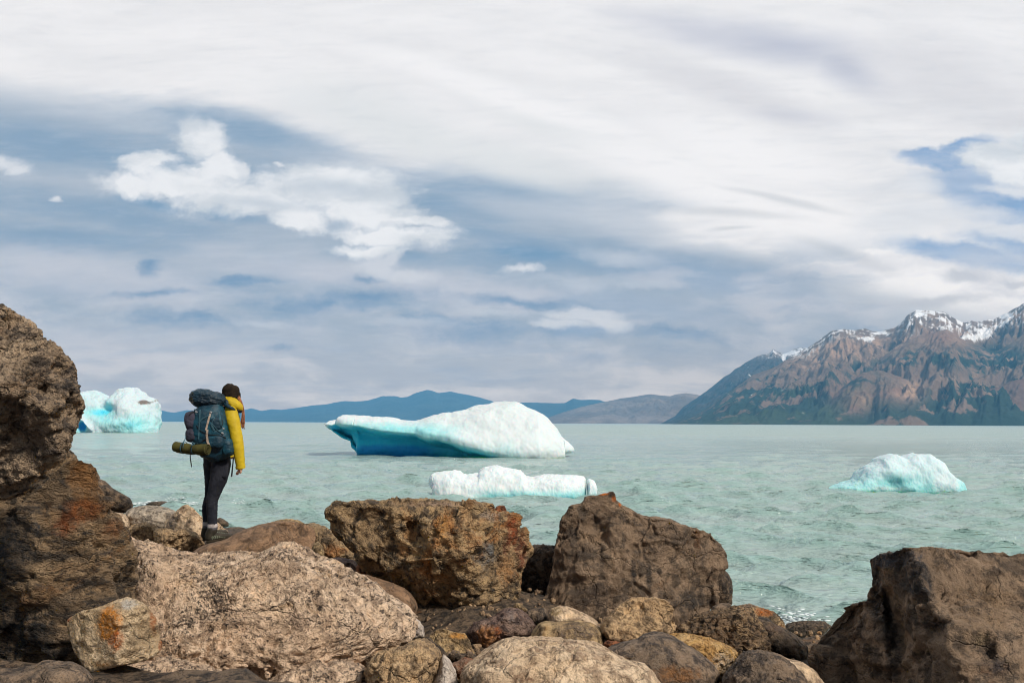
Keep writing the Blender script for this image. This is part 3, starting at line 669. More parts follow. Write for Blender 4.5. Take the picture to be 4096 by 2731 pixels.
boulder('blocky light brown rock in front of the tall boulder', ['E', (572, 1135), (600, 1090), (650, 1050), (700, 990), (760, 950), (810, 922), (900, 930), (960, 925), (1030, 940), (1080, 960), (1105, 1010), (1110, 1080), (1127, 1130), (1115, 1200), (1000, 1240), (850, 1270), (750, 1290), (650, 1270), (600, 1230), (575, 1185)],
        6.3, .36, 'tan', 'blocky', n=3.4, lean=.15, level=6, group=G1, cuts=[(.7, -.65, -.1, .75), (0, -.8, .5, .72)])
boulder('cream yellow rock left of the blocky light brown rock', ['E', (173, 1050), (200, 1005), (250, 990), (310, 985), (370, 1010), (440, 1040), (500, 1070), (540, 1100), (572, 1145), (560, 1210), (400, 1230), (200, 1180)], 6.7, .3, 'pale', 'pale', lean=.5, level=6, group=G1,
        spots=[('E', 240, 1030, 60, 40, (.40, .27, .12), .8), ('E', 350, 1110, 120, 30, (.25, .17, .09), .8)])
boulder('rounded olive brown rock in front of the cream yellow rock', ['E', (20, 1260), (45, 1210), (60, 1170), (100, 1120), (160, 1100), (230, 1107), (300, 1100), (400, 1096), (500, 1112), (560, 1150), (592, 1200), (600, 1280), (560, 1330), (400, 1350), (200, 1350), (60, 1320)], 6.2, .34, 'olive', 'smooth', lean=.35, level=6, group=G1,
        spots=[('E', 400, 1190, 180, 80, (.14, .10, .075), 1.0), ('E', 430, 1180, 60, 60, (.05, .045, .04), .8)])
boulder('purple veined rock with an orange end under the ochre boulder', ['D', (1165, 1190), (1220, 1110), (1290, 1090), (1380, 1060), (1440, 1010), (1500, 1000), (1560, 1010), (1610, 1040), (1660, 1090), (1685, 1140), (1655, 1215), (1560, 1250), (1440, 1260), (1350, 1300), (1290, 1340), (1240, 1310), (1195, 1250)],
        6.6, .32, 'purple', 'rough', lean=.3, level=6, group=G1, spots=[('D', 1320, 1210, 100, 80, (.42, .19, .07), 1.0), ('D', 1400, 1180, 40, 60, (.40, .13, .04), .8), ('D', 1500, 1060, 60, 60, (.30, .25, .23), .6)])
boulder('little brown stone lying on the purple veined rock', ['D', (1515, 990), (1530, 965), (1555, 960), (1600, 990), (1625, 1018), (1600, 1030), (1550, 1022)], 6.75, .07, 'olive', 'smooth', level=4, group='small stones between the boulders', name='stone', cat='stone')
boulder('dark grey rock against the lower left edge of the tall boulder', ['D', (1600, 1060), (1620, 1025), (1660, 1008), (1750, 998), (1790, 1060), (1770, 1130), (1700, 1170), (1630, 1130)], 7.1, .22, 'grey', 'blocky', level=5, group=G1)
boulder('olive tan wedge of rock in the hollow under the ochre boulder', ['D', (870, 1240), (890, 1205), (930, 1170), (970, 1155), (1050, 1180), (1150, 1195), (1190, 1260), (1222, 1350), (1200, 1390), (1100, 1390), (1000, 1360), (920, 1310)], 6.0, .22, 'olive', 'blocky', lean=.4, level=6, group=G1,
        cuts=[(-.4, -.7, .6, .6), (.5, -.8, -.1, .62)], spots=[('D', 1100, 1210, 100, 26, (.50, .24, .06), .9)])
GS = 'small stones between the boulders'
boulder('small brown stone left of its twin among the pebbles in the hollow', ['D', (1020, 1370), (1030, 1345), (1060, 1318), (1105, 1322), (1122, 1360), (1110, 1400), (1050, 1408)], 5.55, .08, 'brown', 'blocky', level=5, group=GS, name='stone', cat='stone')
boulder('smallest upright brown stone in the hollow under the ochre boulder', ['D', (1148, 1362), (1175, 1325), (1210, 1335), (1217, 1380), (1190, 1400), (1155, 1395)], 5.5, .06, 'brown', 'blocky', level=4, group=GS, name='stone', cat='stone')
boulder('reddish brown stone beside the smooth white stone', ['D', (1030, 1430), (1060, 1415), (1100, 1400), (1150, 1372), (1212, 1385), (1215, 1450), (1180, 1560), (1100, 1570), (1050, 1520)], 5.35, .14, 'red', 'blocky', level=5, group=GS, name='stone', cat='stone', spots=[('D', 1130, 1430, 120, 70, (.26, .17, .12), .9)])
boulder('little light brown stone touching the big sandy rock', ['D', (1195, 1395), (1215, 1372), (1262, 1362), (1285, 1392), (1250, 1425), (1210, 1425)], 5.5, .06, 'granite2', 'blocky', level=4, group=GS, name='stone', cat='stone')
boulder('dark furrowed stone at the left of the olive tan wedge', ['D', (850, 1230), (880, 1225), (930, 1270), (1000, 1330), (1035, 1375), (990, 1400), (930, 1370), (860, 1300)], 5.65, .12, 'dark', 'crusty', level=5, group=GS, name='stone', cat='stone')
boulder('rust coloured stone in the gap below the blocky brown rock', ['E', (590, 1270), (620, 1245), (680, 1250), (740, 1265), (800, 1250), (820, 1300), (700, 1340), (620, 1330)], 5.9, .1, 'red', 'blocky', level=5, group=GS, name='stone', cat='stone')
boulder('smooth white egg shaped stone at the bottom edge', ['D', (890, 1600), (905, 1550), (940, 1480), (965, 1400), (990, 1348), (1040, 1395), (1078, 1470), (1096, 1560), (1090, 1700), (950, 1720)], 4.9, .22, 'lilac', 'smooth', level=5, group=G1, n=2.3, lean=.2)
boulder('broad pale sandy rock at the bottom edge in the centre', ['D', (1130, 1600), (1135, 1490), (1170, 1440), (1250, 1380), (1350, 1290), (1450, 1240), (1520, 1226), (1650, 1230), (1750, 1226), (1860, 1240), (1981, 1255),
        'E', (380, 1256), (470, 1256), (560, 1280), (640, 1330), (740, 1390), (830, 1410), (890, 1430), (950, 1490), (1005, 1568), (1030, 1700), (700, 1850), (100, 1850), (-280, 1750)], 5.0, .65, 'pale', 'pale', lean=.85, level=7, group=G1, n=2.8,
        spots=[('E', 60, 1540, 120, 40, (.22, .13, .08), .8)])
boulder('smooth dark brown rock right of the broad sandy rock', ['E', (600, 1330), (640, 1300), (740, 1262), (840, 1240), (900, 1200), (960, 1182), (1040, 1192), (1120, 1215), (1220, 1280), (1330, 1350), (1420, 1430), (1467, 1505), (1440, 1600), (1350, 1720), (1000, 1720), (760, 1500)],
        5.4, .5, 'grey', 'smooth', lean=.5, level=6, group=G1, n=2.8, spots=[('E', 1150, 1500, 200, 60, (.25, .12, .05), .9)], carve=[('E', 830, 1340, 22, .03)])
boulder('golden yellow rock behind the smooth dark brown rock', ['E', (1060, 1210), (1100, 1200), (1160, 1190), (1280, 1200), (1400, 1230), (1500, 1270), (1580, 1310), (1612, 1355), (1590, 1410), (1530, 1470), (1480, 1560), (1380, 1520), (1200, 1350)], 5.8, .4, 'yellow', 'granite2', lean=.5, level=6, group=G1,
        spots=[('E', 1500, 1420, 90, 80, (.52, .42, .32), 1.0)])
boulder('dark cracked crusty rock at the right foot of the tall boulder', ['E', (1140, 1200), (1165, 1130), (1200, 1120), (1250, 1080), (1300, 1040), (1400, 1030), (1500, 1000), (1600, 988), (1690, 1005), (1740, 1060), (1790, 1130), (1820, 1200), (1845, 1260), (1850, 1340), (1780, 1380), (1640, 1390), (1500, 1360), (1300, 1320)],
        6.4, .45, 'crusty', 'crusty', lean=.35, level=7, group=G1, n=2.8)
boulder('low dark flat stone squeezed between the tall boulder and the crusty rock', ['E', (1390, 1040), (1415, 990), (1480, 963), (1545, 967), (1565, 1000), (1540, 1040), (1450, 1060)], 7.0, .18, 'brown', 'smooth', level=5, group=GS, name='stone', cat='stone')
boulder('rust stained rock at the waterline behind the crusty rock', ['F', (-180, 930), (-120, 905), (0, 889), (60, 910), (140, 938), (200, 955), (255, 995), (295, 1055), (306, 1105), (250, 1150), (100, 1130), (-100, 1020)], 7.8, .3, 'ochre', 'rough', level=6, group=G1,
        spots=[('F', 110, 960, 90, 40, (.45, .14, .03), 1.1), ('F', 0, 900, 80, 20, (.36, .26, .19), .9)])
boulder('smooth dark rock between the crusty rock and the right hand boulder', ['F', (40, 1020), (80, 1000), (150, 1010), (220, 1065), (300, 1102), (380, 1148), (440, 1198), (492, 1255), (500, 1340), (460, 1420), (330, 1420), (180, 1380), (80, 1250)], 6.9, .4, 'dark', 'smooth', lean=.2, level=6, group=G1,
        spots=[('F', 200, 1100, 120, 60, (.14, .09, .065), .8)])
boulder('grey brown rock at the bottom edge left of the right hand boulder', ['F', (-220, 1500), (-150, 1400), (-80, 1320), (0, 1286), (100, 1290), (200, 1310), (280, 1342), (380, 1422), (440, 1482), (510, 1590), (480, 1750), (-100, 1800), (-260, 1650)], 5.2, .45, 'grey', 'granite2', lean=.5, level=6, group=G1)
boulder('small tan rock wedged at the left foot of the right hand boulder', ['F', (190, 1330), (215, 1312), (250, 1310), (300, 1358), (380, 1368), (450, 1390), (510, 1430), (570, 1470), (605, 1525), (660, 1590), (640, 1700), (480, 1680), (360, 1500)], 5.6, .3, 'pale', 'blocky', level=5, group=G1, lean=.2)
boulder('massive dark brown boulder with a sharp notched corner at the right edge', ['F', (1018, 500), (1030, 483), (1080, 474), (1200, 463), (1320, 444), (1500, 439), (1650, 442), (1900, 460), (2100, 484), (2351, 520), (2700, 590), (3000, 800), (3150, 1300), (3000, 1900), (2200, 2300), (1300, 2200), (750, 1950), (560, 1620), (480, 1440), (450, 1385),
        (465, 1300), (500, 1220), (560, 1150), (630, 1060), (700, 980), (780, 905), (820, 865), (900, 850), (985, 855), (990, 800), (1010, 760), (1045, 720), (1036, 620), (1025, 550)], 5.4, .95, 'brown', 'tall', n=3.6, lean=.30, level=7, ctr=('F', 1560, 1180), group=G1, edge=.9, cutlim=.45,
        cuts=[(-.84, -.54, .06, .24), (.16, -.8, .50, .50)],
        carve=[('F', 1150, 1000, 160, .14), ('F', 1600, 1120, 90, .08), ('F', 1250, 1200, 170, .08), ('F', 800, 1250, 130, -.06), ('F', 1700, 700, 250, -.03)],
        spots=[('F', 1250, 520, 280, 70, (.05, .052, .062), 1.4), ('F', 1450, 700, 130, 180, (.04, .037, .038), 1.3), ('F', 1100, 850, 90, 300, (.04, .034, .03), 1.1), ('F', 1580, 1080, 110, 90, (.035, .03, .03), .8), ('F', 1220, 1150, 90, 330, (.04, .035, .032), .8), ('F', 2050, 1400, 150, 90, (.05, .04, .04), .8),  # partly dark lichen, partly the left face's shade painted into the colour
               ('F', 2000, 900, 350, 350, (.25, .165, .10), .55), ('F', 1950, 1180, 180, 60, (.36, .27, .17), .6)])
boulder('low wet dark rock awash at the shoreline', ['F', (280, 1110), (320, 1060), (380, 1040), (500, 1034), (640, 1040), (700, 1080), (600, 1180), (480, 1210), (360, 1180)], 10.4, .5, 'dark', 'rough', level=6, group=G1, lean=1.2)
boulder('flat rock awash far out on the left with foam around it', ['C', (330, 222), (395, 199), (470, 194), (560, 206), (600, 214), (560, 232), (420, 236)], 26.5, .6, 'dark', 'smooth', level=4, group=G1, lean=1.0)
boulder('dark tip of rock in the water right of the walker boots', ['C', (880, 330), (905, 318), (940, 335), (976, 362), (980, 390), (920, 395), (880, 380)], 21.0, .3, 'dark', 'smooth', level=4, group=G1)
boulder('shaded rust coloured stone deep under the ochre boulder left side', ['D', (330, 690), (355, 665), (400, 705), (412, 755), (370, 770), (335, 750)], 7.9, .12, 'red', 'smooth', level=4, group=GS, name='stone', cat='stone')

# ------------------------------------------------------------------ shore under the rocks
def build_shore():
    nx, ny = 260, 240
    X = np.linspace(-9, 9, nx); Yv = np.linspace(-4, 30, ny)
    gx, gy = np.meshgrid(X, Yv)
    num = np.zeros_like(gx); den = np.zeros_like(gx) + 1e-9
    for (x, y, z, S, T) in ROCKS:
        w = np.exp(-((gx - x) ** 2 + (gy - y) ** 2) / (2 * (.45 + .5 * S) ** 2)) + .002 / (1 + (gx - x) ** 2 + (gy - y) ** 2)
        num += w * (z + .05 * S); den += w
    zb = num / den
    edge = 8.7 + 5.8 * sst(-gx, .3, 2.5) - .7 * sst(gx, 1.2, 2.4)
    t = sst(gy, edge - .6, edge + 1.8)
    z = zb * (1 - t) + (-.8) * t
    z = np.minimum(z, 1.35 - .06 * np.maximum(gy - 4, 0))
    t2 = sst(-gy, -2.6, 0); z = z * (1 - t2) + .95 * t2
    p = np.stack([gx.ravel(), gy.ravel(), np.zeros(gx.size)], 1)
    f1, f2, idv = cells(p * 5 + .2 * fbm(p * 4, 2)[:, None])
    z = z.ravel() + .07 * (.6 - f1) + .03 * idv + .05 * fbm(p * 1.3, 3)
    co = np.stack([gx.ravel(), gy.ravel(), z], 1)
    o = mesh_obj('ground', co, grid_faces(ny, nx), RM['dark']())
    set_attr(o, 'spot', np.zeros((len(co), 4)))
    tag(o, kind='structure')
    rs = np.random.RandomState(12); v0, f0 = ico(2); cs_, fs_ = [], []
    Zg = z.reshape(ny, nx)
    for i in range(1500):
        x, y = rs.uniform(-2.2, 3.0), rs.uniform(4.8, 8.0)
        jx, jy = int((x + 9) / 18 * (nx - 1)), int((y + 4) / 34 * (ny - 1))
        r = .008 + .020 * rs.uniform() ** 3
        v = v0 * (r * rs.uniform(.7, 1.3, 3)) * (1 + .25 * np.sin(v0 @ rs.normal(size=3) * 3)[:, None])
        cs_.append(v + (x, y, Zg[jy, jx] + r * .3)); fs_.append(f0 + i * len(v0))
    g = mesh_obj('gravel', np.vstack(cs_), np.vstack(fs_), RM['granite2']())
    set_attr(g, 'spot', np.zeros((1500 * len(v0), 4)))
    tag(g, 'loose pebbles and grit lying in the gaps between the boulders', 'gravel', kind='stuff')
build_shore()

# ------------------------------------------------------------------ the lake
def build_water():
    rs = np.random.RandomState(3)
    u = np.concatenate([np.linspace(-3.2, -.72, 60)[:-1], np.linspace(-.72, .72, 760), np.linspace(.72, 3.2, 60)[1:]])
    inv = np.linspace(1 / 6.0, 1 / 700.0, 820)
    Yr = np.concatenate([1 / inv, np.geomspace(760, 60000, 40)])
    gy, gu = np.meshgrid(Yr, u, indexing='ij')
    gx = gu * gy
    dY = np.gradient(Yr)[:, None] * np.ones_like(gx)
    X0, Y0 = gx.ravel().copy(), gy.ravel().copy(); d = dY.ravel()
    X, Yy, Z = X0.copy(), Y0.copy(), np.zeros_like(X0)
    N = 110
    for i in range(N):
        L = math.exp(rs.uniform(math.log(.25), math.log(6.0)))
        th = R(-100) + rs.normal(0, R(24))
        kx, ky = math.cos(th) * 2 * math.pi / L, math.sin(th) * 2 * math.pi / L
        A = .0085 * L ** .92 * rs.uniform(.6, 1.4) * (1.6 if L < 1.6 else .42)
        ph = rs.uniform(0, 6.28)
        att = np.clip((L / (d * 2.2) - .6) / .8, 0, 1) * np.clip(1.25 - Y0 / 500, .0, 1)
        sel = att > 0
        a = kx * X0[sel] + ky * Y0[sel] + ph
        # wave groups keep the pattern from looking regular
        g = 1 + .5 * np.sin(X0[sel] * .11 * (1 + i % 3) + Y0[sel] * .07 + i)
        c, s = np.cos(a), np.sin(a)
        Z[sel] += A * att[sel] * g * c
        X[sel] -= A * .8 * att[sel] * g * s * math.cos(th); Yy[sel] -= A * .8 * att[sel] * g * s * math.sin(th)
    co = np.stack([X, Yy, Z], 1)
    m, T, b = new_mat('glacial_milk_water')
    P = T.n('ShaderNodeNewGeometry').outputs['Position']
    n1 = T.noise(T.mapping(P, scale=(.24, 1.0, 1)), 5.5, 6, .66)
    n2 = T.noise(T.mapping(P, scale=(.38, 1.0, 1)), 1.3, 4, .6)
    n3 = T.noise(T.mapping(P, scale=(.05, .12, 1)), 1.0, 4, .55)
    col = T.mix(T.ramp(n3, .35, .65), (.305, .415, .405, 1), (.355, .455, .45, 1))
    col = T.mix(T.ramp(T.sep(P)[2], -.05, .12, 0, .5), col, (.25, .44, .415, 1))
    T.put(b.inputs['Base Color'], col)
    T.put(b.inputs['Roughness'], T.ramp(T.vmath('LENGTH', P), 25, 260, .07, .34))
    b.inputs['IOR'].default_value = 1.33
    b.inputs['Specular IOR Level'].default_value = .5
    n0 = T.noise(T.mapping(P, scale=(.10, .34, 1)), 1.0, 6, .7)
    h0 = bumped(T, b, n0, .7, .7)
    h1 = bumped(T, b, n2, .24, .8, h0)
    bumped(T, b, n1, .11, 1.0, h1)
    o = mesh_obj('water', co, grid_faces(len(Yr), len(u)), m)
    tag(o, kind='structure')
build_water()

# ------------------------------------------------------------------ ice
def ice_mat(name, blue=(.05, .60, .82), deep=(.02, .36, .76), white=(.63, .70, .73), bump=.03, scale=1.0):
    m, T, b = new_mat(name)
    co = T.n('ShaderNodeTexCoord').outputs['Object']
    at_ = T.n('ShaderNodeAttribute', attribute_name='ice')
    r, g, bl = T.sep(at_.outputs['Color'])
    n1 = T.noise(co, 1.1 * scale, 6, .6, .4); n2 = T.noise(co, 6 * scale, 5, .65)
    w = T.math('ADD', r, T.math('MULTIPLY', T.math('SUBTRACT', n1, .5), .35))
    col = T.mix(T.ramp(w, .02, .55), rgba(white), (.30, .66, .70, 1))
    col = T.mix(T.ramp(w, .40, .85), col, rgba(blue))
    col = T.mix(T.ramp(T.math('ADD', g, T.math('MULTIPLY', T.math('SUBTRACT', n1, .5), .3)), .3, .9), col, rgba(deep))
    col = T.mix(T.math('MULTIPLY', T.ramp(T.math('ADD', bl, T.math('MULTIPLY', T.math('SUBTRACT', n2, .5), 1.0)), .35, .7), T.ramp(bl, .03, .2)), col, (.17, .15, .14, 1))
    T.put(b.inputs['Base Color'], col)
    b.inputs['Roughness'].default_value = .5; b.inputs['IOR'].default_value = 1.31
    b.inputs['Subsurface Weight'].default_value = .45
    b.inputs['Subsurface Radius'].default_value = (.08, .35, .5); b.inputs['Subsurface Scale'].default_value = .8
    bumped(T, b, T.math('ADD', n1, T.math('MULTIPLY', n2, .12)), bump, .5)
    return m
def loft_berg(name, label, crop, top, bot, Y, T, mat, nx=400, ns=160, e=.75, lean=.5, sink=.5, disp=(.1, .03), depth_fn=None, attr_fn=None, seed=1, group=None, cat='iceberg', taper=.5):
    t = np.array([src(crop, *p) for p in top], float); bt = np.array([src(crop, *p) for p in bot], float)
    x0, x1 = max(t[0, 0], bt[0, 0]), min(t[-1, 0], bt[-1, 0])
    s = (1 - np.cos(np.linspace(0, math.pi, nx))) / 2
    xs = x0 + (x1 - x0) * (.35 * s + .65 * np.linspace(0, 1, nx))
    yt = np.interp(xs, t[:, 0], t[:, 1]); yb = np.interp(xs, bt[:, 0], bt[:, 1])
    k = np.array([1, 2, 1]) / 4
    yt[1:-1] = np.convolve(yt, k, 'valid')
    pt = np.array([at(a, b, Y) for a, b in zip(xs, yt)]); pb = np.array([at(a, b, Y) for a, b in zip(xs, yb)])
    zt, zb = pt[:, 2], pb[:, 2]; xx = pt[:, 0]
    zb = np.where(zb < .25, zb - sink, zb)
    phi = np.linspace(0, 2 * math.pi, ns, endpoint=False)
    c, sn = np.cos(phi), np.sin(phi)
    cc = np.sign(c) * np.abs(c) ** e; ss = np.sign(sn) * np.abs(sn) ** e
    q = np.linspace(0, 1, nx)
    Tn = T * np.clip(np.minimum(q, 1 - q) / .18, 0.02, 1) ** taper
    mid = (zt + zb) / 2; hf = (zt - zb) / 2
    Z = mid[:, None] + hf[:, None] * ss[None]
    D = -Tn[:, None] * cc[None]
    D = D + lean * (Z - Z.min())
    Xg = np.repeat(xx[:, None], ns, 1)
    co = np.stack([Xg.ravel(), D.ravel(), Z.ravel()], 1)
    front = np.repeat((cc > 0)[None] * np.abs(cc)[None], nx, 0).ravel()
    # back to photo pixels for features read from the picture
    wc = np.stack([co[:, 0], np.full(len(co), Y), co[:, 2] - CAMZ], 1)
    cam3 = wc @ CM
    sx = 2048 + F * cam3[:, 0] / -cam3[:, 2]; sy = 1365.5 - F * cam3[:, 1] / -cam3[:, 2]
    ox, oy, sc = CROP[crop]; ux, uy = (sx - ox) / sc, (sy - oy) / sc
    if depth_fn is not None: co[:, 1] += depth_fn(ux, uy, front)
    faces = grid_faces(nx, ns, True)
    tri = np.vstack([faces[:, [0, 1, 2]], faces[:, [0, 2, 3]]])
    nm = normals(co, tri)
    if np.mean(nm[:, 1] * front) > 0: nm = -nm
    d = disp[0] * fbm(co / (T * .5) + seed * 3.7, 4) + disp[1] * (ridged(co / (T * .12) + seed, 3) - .5)
    co = co + nm * d[:, None]
    cx = xx.mean()
    loc = (cx, Y, 0); co[:, 0] -= cx
    n0 = len(co)
    co = np.vstack([co, co[:ns].mean(0), co[n0 - ns:].mean(0)])
    caps = [(i, (i + 1) % ns, n0) for i in range(ns)] + [(n0 - ns + (i + 1) % ns, n0 - ns + i, n0 + 1) for i in range(ns)]
    allf = [tuple(f) for f in np.vstack([tri])] + caps
    o = mesh_obj(name, co, np.array(allf, dtype=np.int32), mat, loc=loc)
    A = np.zeros((len(co), 4), dtype=np.float32); A[:, 3] = 1
    if attr_fn is not None:
        r, g, bl = attr_fn(ux, uy, front); A[:n0, 0] = r; A[:n0, 1] = g; A[:n0, 2] = bl
    set_attr(o, 'ice', A)
    tag(o, label, cat, group)
    bm = bmesh.new(); bm.from_mesh(o.data); bmesh.ops.recalc_face_normals(bm, faces=bm.faces); bm.to_mesh(o.data); bm.free()
    return o

GB = 'icebergs drifting on the lake'
Yw = on_water(*src('H', 900, 585))[1]
def mb_rim(ux): return np.interp(ux, [160, 270, 330, 450, 600, 850, 950, 1100, 1250, 1450, 1650, 2000], [395, 345, 352, 362, 395, 415, 450, 475, 515, 548, 590, 640])
def mb_depth(ux, uy, fr):
    below = sst(uy - mb_rim(ux), 0, 60)
    und = below * (2.4 * sst(1450 - ux, 0, 500) + .5)
    bulge = -1.3 * np.exp(-((ux - 1500) / 420) ** 2) * sst(uy, 300, 560)
    slot = .5 * sst(ux, 180, 300) * sst(320 - ux, 0, 40)
    ridge = -.6 * np.exp(-((uy - mb_rim(ux) + 45) / 45.) ** 2) * sst(1500 - ux, 0, 400)
    return (und + bulge + ridge) * np.clip(fr * 2, 0, 1)
def mb_attr(ux, uy, fr):
    b = sst(uy - mb_rim(ux), -35, 50) * sst(1650 - ux, 0, 380)
    b = np.maximum(b, .45 * sst(uy - 300, 0, 90) * sst(1400 - ux, 0, 500) * sst(ux, 230, 330))
    b = np.maximum(b, .25 * sst(uy, 420, 560) * sst(1700 - ux, 0, 200))
    g = sst(uy, 455, 545) * sst(1250 - ux, 0, 500) * sst(ux, 330, 480)
    return b, g, 0.12 * np.exp(-((uy - mb_rim(ux) + 55) / 28.) ** 2) * sst(ux, 780, 950) * sst(1500 - ux, 0, 300)
loft_berg('iceberg', 'large white iceberg with a sloping back and a deep blue undercut side', 'H',
          [(162, 352), (180, 336), (220, 332), (262, 342), (272, 308), (290, 291), (330, 288), (450, 297), (600, 308), (700, 322), (820, 332), (860, 330), (950, 290), (1010, 270), (1060, 265), (1100, 272), (1180, 250), (1280, 220), (1380, 195), (1480, 185), (1560, 195), (1640, 230), (1700, 245), (1760, 280), (1800, 320), (1850, 390), (1900, 450), (1950, 500), (1982, 532)],
          [(162, 362), (180, 385), (230, 410), (270, 440), (350, 472), (370, 512), (430, 570), (500, 580), (700, 585), (1000, 590), (1400, 590), (1600, 592), (1800, 575), (1900, 565), (1975, 552), (1982, 540)],
          Yw, 3.6, ice_mat('iceberg_blue_ice'), nx=620, ns=220, lean=.55, disp=(.16, .006), depth_fn=mb_depth, attr_fn=mb_attr, seed=2, group=GB, e=.8)
Yw2 = on_water(*src('H', 1300, 885))[1]
loft_berg('iceberg', 'low lumpy snow white floe with a crack near its right end', 'H',
          [(930, 755), (940, 735), (960, 712), (1040, 700), (1110, 695), (1160, 710), (1210, 722), (1292, 716), (1300, 690), (1340, 665), (1400, 657), (1460, 665), (1520, 685), (1600, 690), (1640, 735), (1700, 742), (1760, 728), (1820, 718), (1900, 725), (2000, 730), (2050, 733), (2064, 742), (2070, 755)],
          [(930, 765), (945, 810), (985, 860), (1030, 893), (1150, 893), (1250, 886), (1400, 876), (1600, 870), (1900, 860), (2060, 856), (2070, 850)],
          Yw2, .8, ice_mat('floe_ice', white=(.68, .74, .77), bump=.015, scale=3), nx=420, ns=140, lean=.35, disp=(.05, .012), seed=5, group=GB, sink=.25, taper=.35,
          attr_fn=lambda ux, uy, fr: (.42 * sst(uy, 790, 870) * sst(ux, 1150, 1400) + .05, 0 * ux, 0 * ux))
loft_berg('ice_chunk', 'narrow piece of ice split off the right end of the low white floe', 'H',
          [(2082, 760), (2095, 752), (2115, 758), (2135, 766), (2144, 790), (2148, 812)], [(2082, 850), (2100, 857), (2130, 862), (2143, 866), (2148, 860)],
          Yw2, .35, ice_mat('floe_ice_chunk', white=(.68, .74, .77), bump=.015, scale=3), nx=60, ns=60, lean=.2, disp=(.03, .012), seed=8, group='pieces of drifting ice', sink=.25, cat='ice chunk',
          attr_fn=lambda ux, uy, fr: (.3 * sst(uy, 800, 870), 0 * ux, 0 * ux), taper=.3)
Yw3 = on_water(*src('L', 1300, 725))[1]
def rb_depth(ux, uy, fr):
    k = np.interp(ux, [150, 900, 1250, 2080], [680, 560, 690, 790])
    ridge = np.abs((ux - 900) - (uy - 350) * .9)
    return (-.18 * np.exp(-((ridge) / 160.) ** 2) + .25 * np.exp(-(((ux - 1050) / 150.) ** 2 + ((uy - 600) / 90.) ** 2)) - .1 * np.exp(-((ux - 1500) / 250.) ** 2)) * np.clip(fr * 2, 0, 1)
loft_berg('iceberg', 'small pale blue two humped iceberg on the right of the lake', 'L',
          [(240, 672), (320, 650), (400, 628), (520, 600), (600, 560), (630, 520), (680, 470), (750, 400), (830, 360), (900, 330), (940, 280), (1000, 250), (1080, 230), (1130, 220), (1200, 245), (1270, 268), (1330, 240), (1400, 218), (1480, 235), (1540, 220), (1630, 228), (1700, 280), (1750, 330), (1800, 410), (1850, 480), (1920, 530), (2000, 570), (2050, 640), (2078, 700)],
          [(240, 678), (500, 692), (1200, 690), (1400, 705), (1600, 724), (1900, 762), (2020, 772), (2078, 712)],
          Yw3, .8, ice_mat('pale_blue_ice', white=(.58, .70, .75), blue=(.28, .58, .65), bump=.02, scale=3), nx=420, ns=160, lean=.3, disp=(.05, .010), seed=11, group=GB, sink=.2, depth_fn=rb_depth, taper=.6,
          attr_fn=lambda ux, uy, fr: (np.clip(.10 + .30 * sst(uy, 300, 700) + .3 * np.exp(-(((ux - 1030) / 170.) ** 2 + ((uy - 600) / 80.) ** 2)) + .25 * sst(uy, 560, 760) * sst(ux, 1200, 1500) - .35 * np.exp(-((np.abs(ux - 1700) + (500 - uy) * .4) / 130.) ** 2) - .3 * np.exp(-(((ux - 950) / 240.) ** 2 + ((uy - 665) / 30.) ** 2)), 0, 1), 0 * ux, 0 * ux))
Yw4 = on_water(*src('K', 1000, 1200))[1]
def lb_depth(ux, uy, fr):
    f = lambda a, b, ra, rb: np.exp(-(((ux - a) / ra) ** 2 + ((uy - b) / rb) ** 2))
    l1 = np.abs((uy - 800) - (ux - 150) * .75)
    return (2.0 * f(700, 740, 260, 110) + 1.5 * f(300, 1080, 130, 130) - 1.6 * np.exp(-(l1 / 70.) ** 2) * sst(600 - ux, 0, 80) - 1.5 * f(1100, 650, 220, 200) - .8 * f(900, 1000, 300, 120)) * np.clip(fr * 2, 0, 1)
def lb_attr(ux, uy, fr):
    f = lambda a, b, ra, rb: np.exp(-(((ux - a) / ra) ** 2 + ((uy - b) / rb) ** 2))
    l1 = np.abs((uy - 800) - (ux - 150) * .75)
    r = .14 + .58 * f(620, 780, 280, 90) + .35 * f(800, 640, 110, 120) + .40 * f(1350, 1050, 380, 200) + .3 * f(800, 950, 200, 100) + .7 * f(300, 1080, 150, 140) - .35 * f(1150, 620, 280, 160) - .5 * np.exp(-(l1 / 60.) ** 2) * sst(620 - ux, 0, 60) - .3 * f(30, 1120, 140, 90) - .3 * f(900, 290, 250, 60)
    return np.clip(r, 0, 1), .95 * f(290, 1070, 130, 130), 1.0 * f(1440, 570, 100, 60)
loft_berg('iceberg', 'distant turquoise iceberg with a dirt capped hump beside the overhanging boulder', 'K',
          [(-450, 800), (-300, 600), (-150, 380), (-50, 330), (60, 300), (150, 305), (280, 350), (380, 380), (450, 430), (540, 460), (600, 455), (650, 430), (700, 370), (780, 290), (860, 245), (950, 243), (1030, 240), (1080, 260), (1150, 340), (1230, 410), (1300, 450), (1400, 470), (1480, 520), (1540, 570), (1575, 640), (1600, 740), (1640, 850), (1670, 950), (1690, 1060), (1712, 1150)],
          [(-450, 1200), (300, 1215), (800, 1205), (1600, 1200), (1712, 1190)],
          Yw4, 5.5, ice_mat('turquoise_ice', white=(.56, .66, .71), bump=.15, scale=.5), nx=420, ns=160, lean=.5, disp=(.5, .04), seed=15, group=GB, sink=1, depth_fn=lb_depth, attr_fn=lb_attr)

